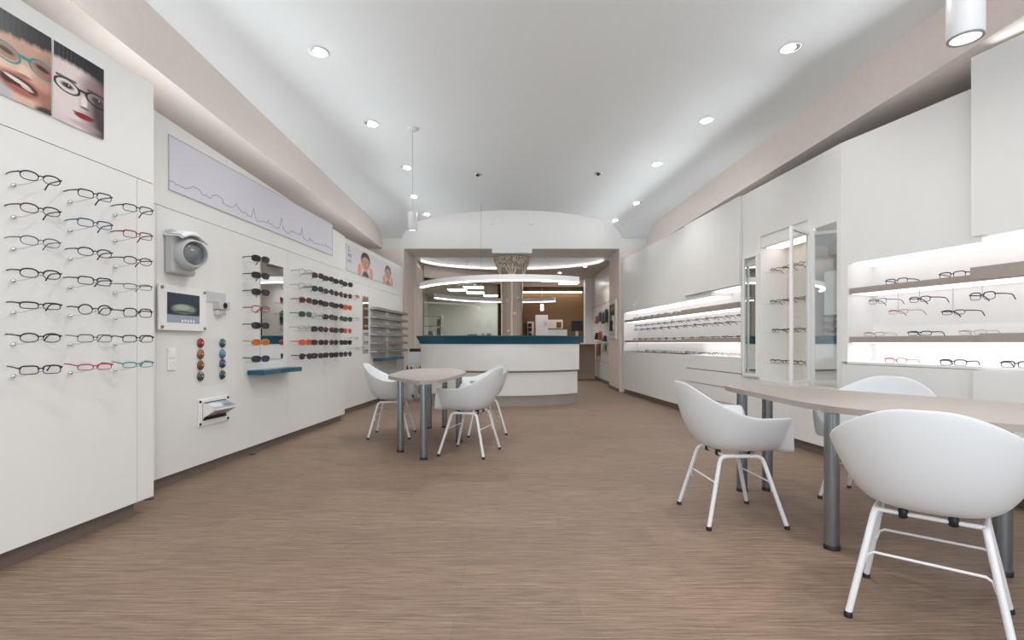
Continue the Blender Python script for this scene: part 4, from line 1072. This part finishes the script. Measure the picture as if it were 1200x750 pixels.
# floor sockets
for px, py, lab in ((175, 585.5, 'small dark oval floor outlet at the end of the peg panel'), (296, 533, 'small dark oval floor outlet below the lens samples')):
    d = F * EYE / (py - CY); x = (px - CX) / F * d
    t = thing('floor_outlet', (x, d, 0), lab, 'floor outlet')
    MB().lathe([(.034, .0), (.034, .003), (.028, .004), (.001, .004)], (x, d, 0), n=20).build('cover', 'black', t)
    MB().lathe([(.036, .0), (.038, .002), (.034, .003)], (x, d, 0), n=20).build('ring', 'midgrey', t)

# ================================================================== REAR OBJECTS
# printer stand between panel C and the counter
px0, px1, d = 476.5, 493, 10.45
x0, x1 = (px0 - CX) / F * d, (px1 - CX) / F * d
t = thing('printer_stand', ((x0 + x1) / 2, d + .2, 0), 'slim black stand beside the counter carrying an office printer', 'stand')
for x in (x0, x1 - .025):
    for y in (d, d + .40): MB().box(x, x + .025, y, y + .025, 0, .62).build('post', 'black', t)
for z in (.25, .60): MB().box(x0, x1, d, d + .42, z, z + .02).build('tray', 'white', t)
t = thing('printer', ((x0 + x1) / 2, d + .2, .62), 'white office printer with black top on the slim stand', 'printer')
MB().box(x0 + .012, x1 - .01, d + .0, d + .40, .62, .90).build('body', 'plastic', t, bevel=.01)
MB().box(x0 + .05, x1 - .01, d + .03, d + .40, .90, .965).build('scanner_lid', 'black', t, bevel=.008)
MB().box(x0 + .02, x1 - .02, d - .006, d, .66, .664).build('paper_slot', 'midgrey', t)
# framed mirror on the jamb
t = thing('framed_mirror', (2.36, 11.9, 1.18), 'tall white framed mirror on the side of the opening pillar', 'mirror')
MB().box(2.335, 2.3645, 11.55, 12.32, 1.18, 2.07).build('frame', 'white', t)
MB().box(2.328, 2.335, 11.64, 12.23, 1.27, 1.98).build('mirror_face', mat('smoky_mirror', (.30, .29, .22), .05, metal=1), t)
# slat wall with hanging cases
for z in (.55, .80, 1.05, 1.85, 2.15):
    MB().box(2.494, 2.4995, 13.0, 15.85, z, z + .012).build('trim_slat_groove', 'midgrey')['kind'] = 'structure'
AC = [(13.35, 1.62, .34, 'teal and brown', (30, 92, 96)), (13.75, 1.60, .30, 'brown', (110, 66, 40)), (14.3, 1.68, .26, 'blue', (60, 84, 112)), (14.8, 1.64, .22, 'orange-brown', (140, 84, 50)),
      (13.55, 1.12, .16, 'dark grey', (60, 62, 64)), (14.3, 1.16, .24, 'orange', (160, 80, 40)), (14.85, 1.18, .2, 'black', (34, 30, 30)), (13.6, .86, .18, 'pale green', (120, 140, 130)), (14.5, .72, .34, 'rust brown', (134, 74, 40))]
for y, z, h, nm, col in AC:
    t = thing('glasses_case', (2.45, y, z), '%s glasses case hung on the slatted wall behind the counter' % nm, 'case', 'cases on the slatted wall')
    MB().hexa([(2.40, y - .10, z), (2.40, y + .10, z), (2.485, y + .10, z), (2.485, y - .10, z), (2.43, y - .08, z + h), (2.43, y + .08, z + h), (2.485, y + .08, z + h), (2.485, y - .08, z + h)]).build('pouch', mat('case_fabric', srgb(*col), .7, var=.15), t, bevel=.015)
    MB().tube([(2.4995, y, z + h + .03), (2.44, y, z + h + .03), (2.44, y, z + h - .005)], .006, 5).build('hook', 'chrome', t)
# white rear cabinets
t = thing('storage_cabinet', (1.0, 17.4, 0), 'tall white cabinet block behind the counter beside a framed picture', 'cabinet')
MB().box(.79, 1.20, 17.1, 17.7, 0, 2.02).build('body', 'white', t); MB().box(1.06, 1.17, 17.09, 17.1, 1.66, 1.80).build('notice', 'grey', t)
t = thing('storage_cabinet', (1.55, 17.4, 0), 'low white cabinet below the framed picture on the brown wall', 'cabinet')
MB().box(1.205, 1.84, 17.1, 17.7, 0, 1.53).build('body', 'white', t); MB().box(1.52, 1.525, 17.095, 17.1, .1, 1.5).build('door_gap', 'midgrey', t)
t = thing('picture_frame', (1.55, 18.45, 1.6), 'pale framed picture on the brown wall with a small portrait', 'picture')
MB().box(1.29, 1.83, 18.46, 18.498, 1.6, 1.92).build('frame', 'white', t); MB().box(1.31, 1.81, 18.452, 18.46, 1.62, 1.90).build('sheet', 'cream', t); MB().box(1.60, 1.78, 18.445, 18.452, 1.63, 1.84).build('photo', 'brown', t)
t = thing('wall_unit', (.67, 18.2, 1.2), 'small pale open unit holding dark items beside the tall cabinet', 'shelf unit')
MB().box(.55, .78, 18.3, 18.498, .6, 1.85).build('body', 'cream', t)
for z in (1.30, 1.5, 1.66): MB().box(.58, .70, 18.18, 18.3, z, z + .12).build('item', 'black', t)
# workstation with monitor
t = thing('workstation', (2.1, 14.9, 0), 'white workstation cabinet carrying the black monitor', 'desk')
MB().box(1.80, 2.47, 14.7, 15.3, 1.05, 1.09).build('desk_top', 'white', t); MB().box(1.80, 1.84, 14.7, 15.3, 0, 1.05).build('side_panel', 'white', t); MB().box(1.84, 2.47, 15.26, 15.3, 0, 1.05).build('back_panel', 'column', t)
t = thing('monitor', (1.9, 15.0, 1.09), 'black computer monitor behind the teal counter top', 'monitor')
MB().box(1.72, 2.06, 14.90, 14.93, 1.43, 1.73).build('screen', 'black', t, bevel=.006); MB().box(1.86, 1.93, 14.93, 14.97, 1.11, 1.55).build('stand', 'grey', t); MB().box(1.80, 2.0, 14.85, 15.1, 1.09, 1.105).build('foot', 'grey', t)
# workshop shelves behind the glass
t = thing('workshop_rack', (-2.55, 16.2, 0), 'pale open shelf rack behind the workshop glass', 'shelf rack')
for x in (-2.85, -2.25):
    for y in (16.0, 16.4): MB().box(x, x + .04, y, y + .04, 0, 1.95).build('post', 'white', t)
for z in (.6, 1.0, 1.3, 1.6, 1.9): MB().box(-2.85, -2.21, 16.0, 16.44, z, z + .03).build('shelf', 'cream', t)
for k, (z, x, h) in enumerate([(1.03, -2.35, .2), (1.33, -2.36, .22), (1.63, -2.36, .2), (1.33, -2.62, .12)]):
    tag(MB().box(x, x + .12, 16.05, 16.3, z, z + h).build('storage_box', 'midgrey', bevel=.01), 'dark grey box on the workshop rack, ' + ['lowest of the boxes', 'middle of its stack of shelves', 'topmost of the boxes', 'smallest of the boxes'][k], 'box', 'boxes on the workshop rack')
t = thing('workbench', (-1.1, 16.5, 0), 'pale workbench with dark tool boxes behind the workshop glass', 'workbench')
MB().box(-1.75, -.55, 16.2, 16.8, 1.02, 1.07).build('bench_top', 'white', t)
for x in (-1.72, -.63): MB().box(x, x + .05, 16.25, 16.75, 0, 1.02).build('leg', 'grey', t)
for k, (x, w_, h, m) in enumerate([(-1.42, .30, .30, 'midgrey'), (-.98, .10, .34, 'white'), (-.82, .14, .32, 'midgrey')]):
    tag(MB().box(x, x + w_, 16.4, 16.6, 1.07, 1.07 + h).build('tool_box', m, bevel=.01), ['wide grey', 'slim white', 'small grey'][k] + ' tool box on the workshop bench', 'box')
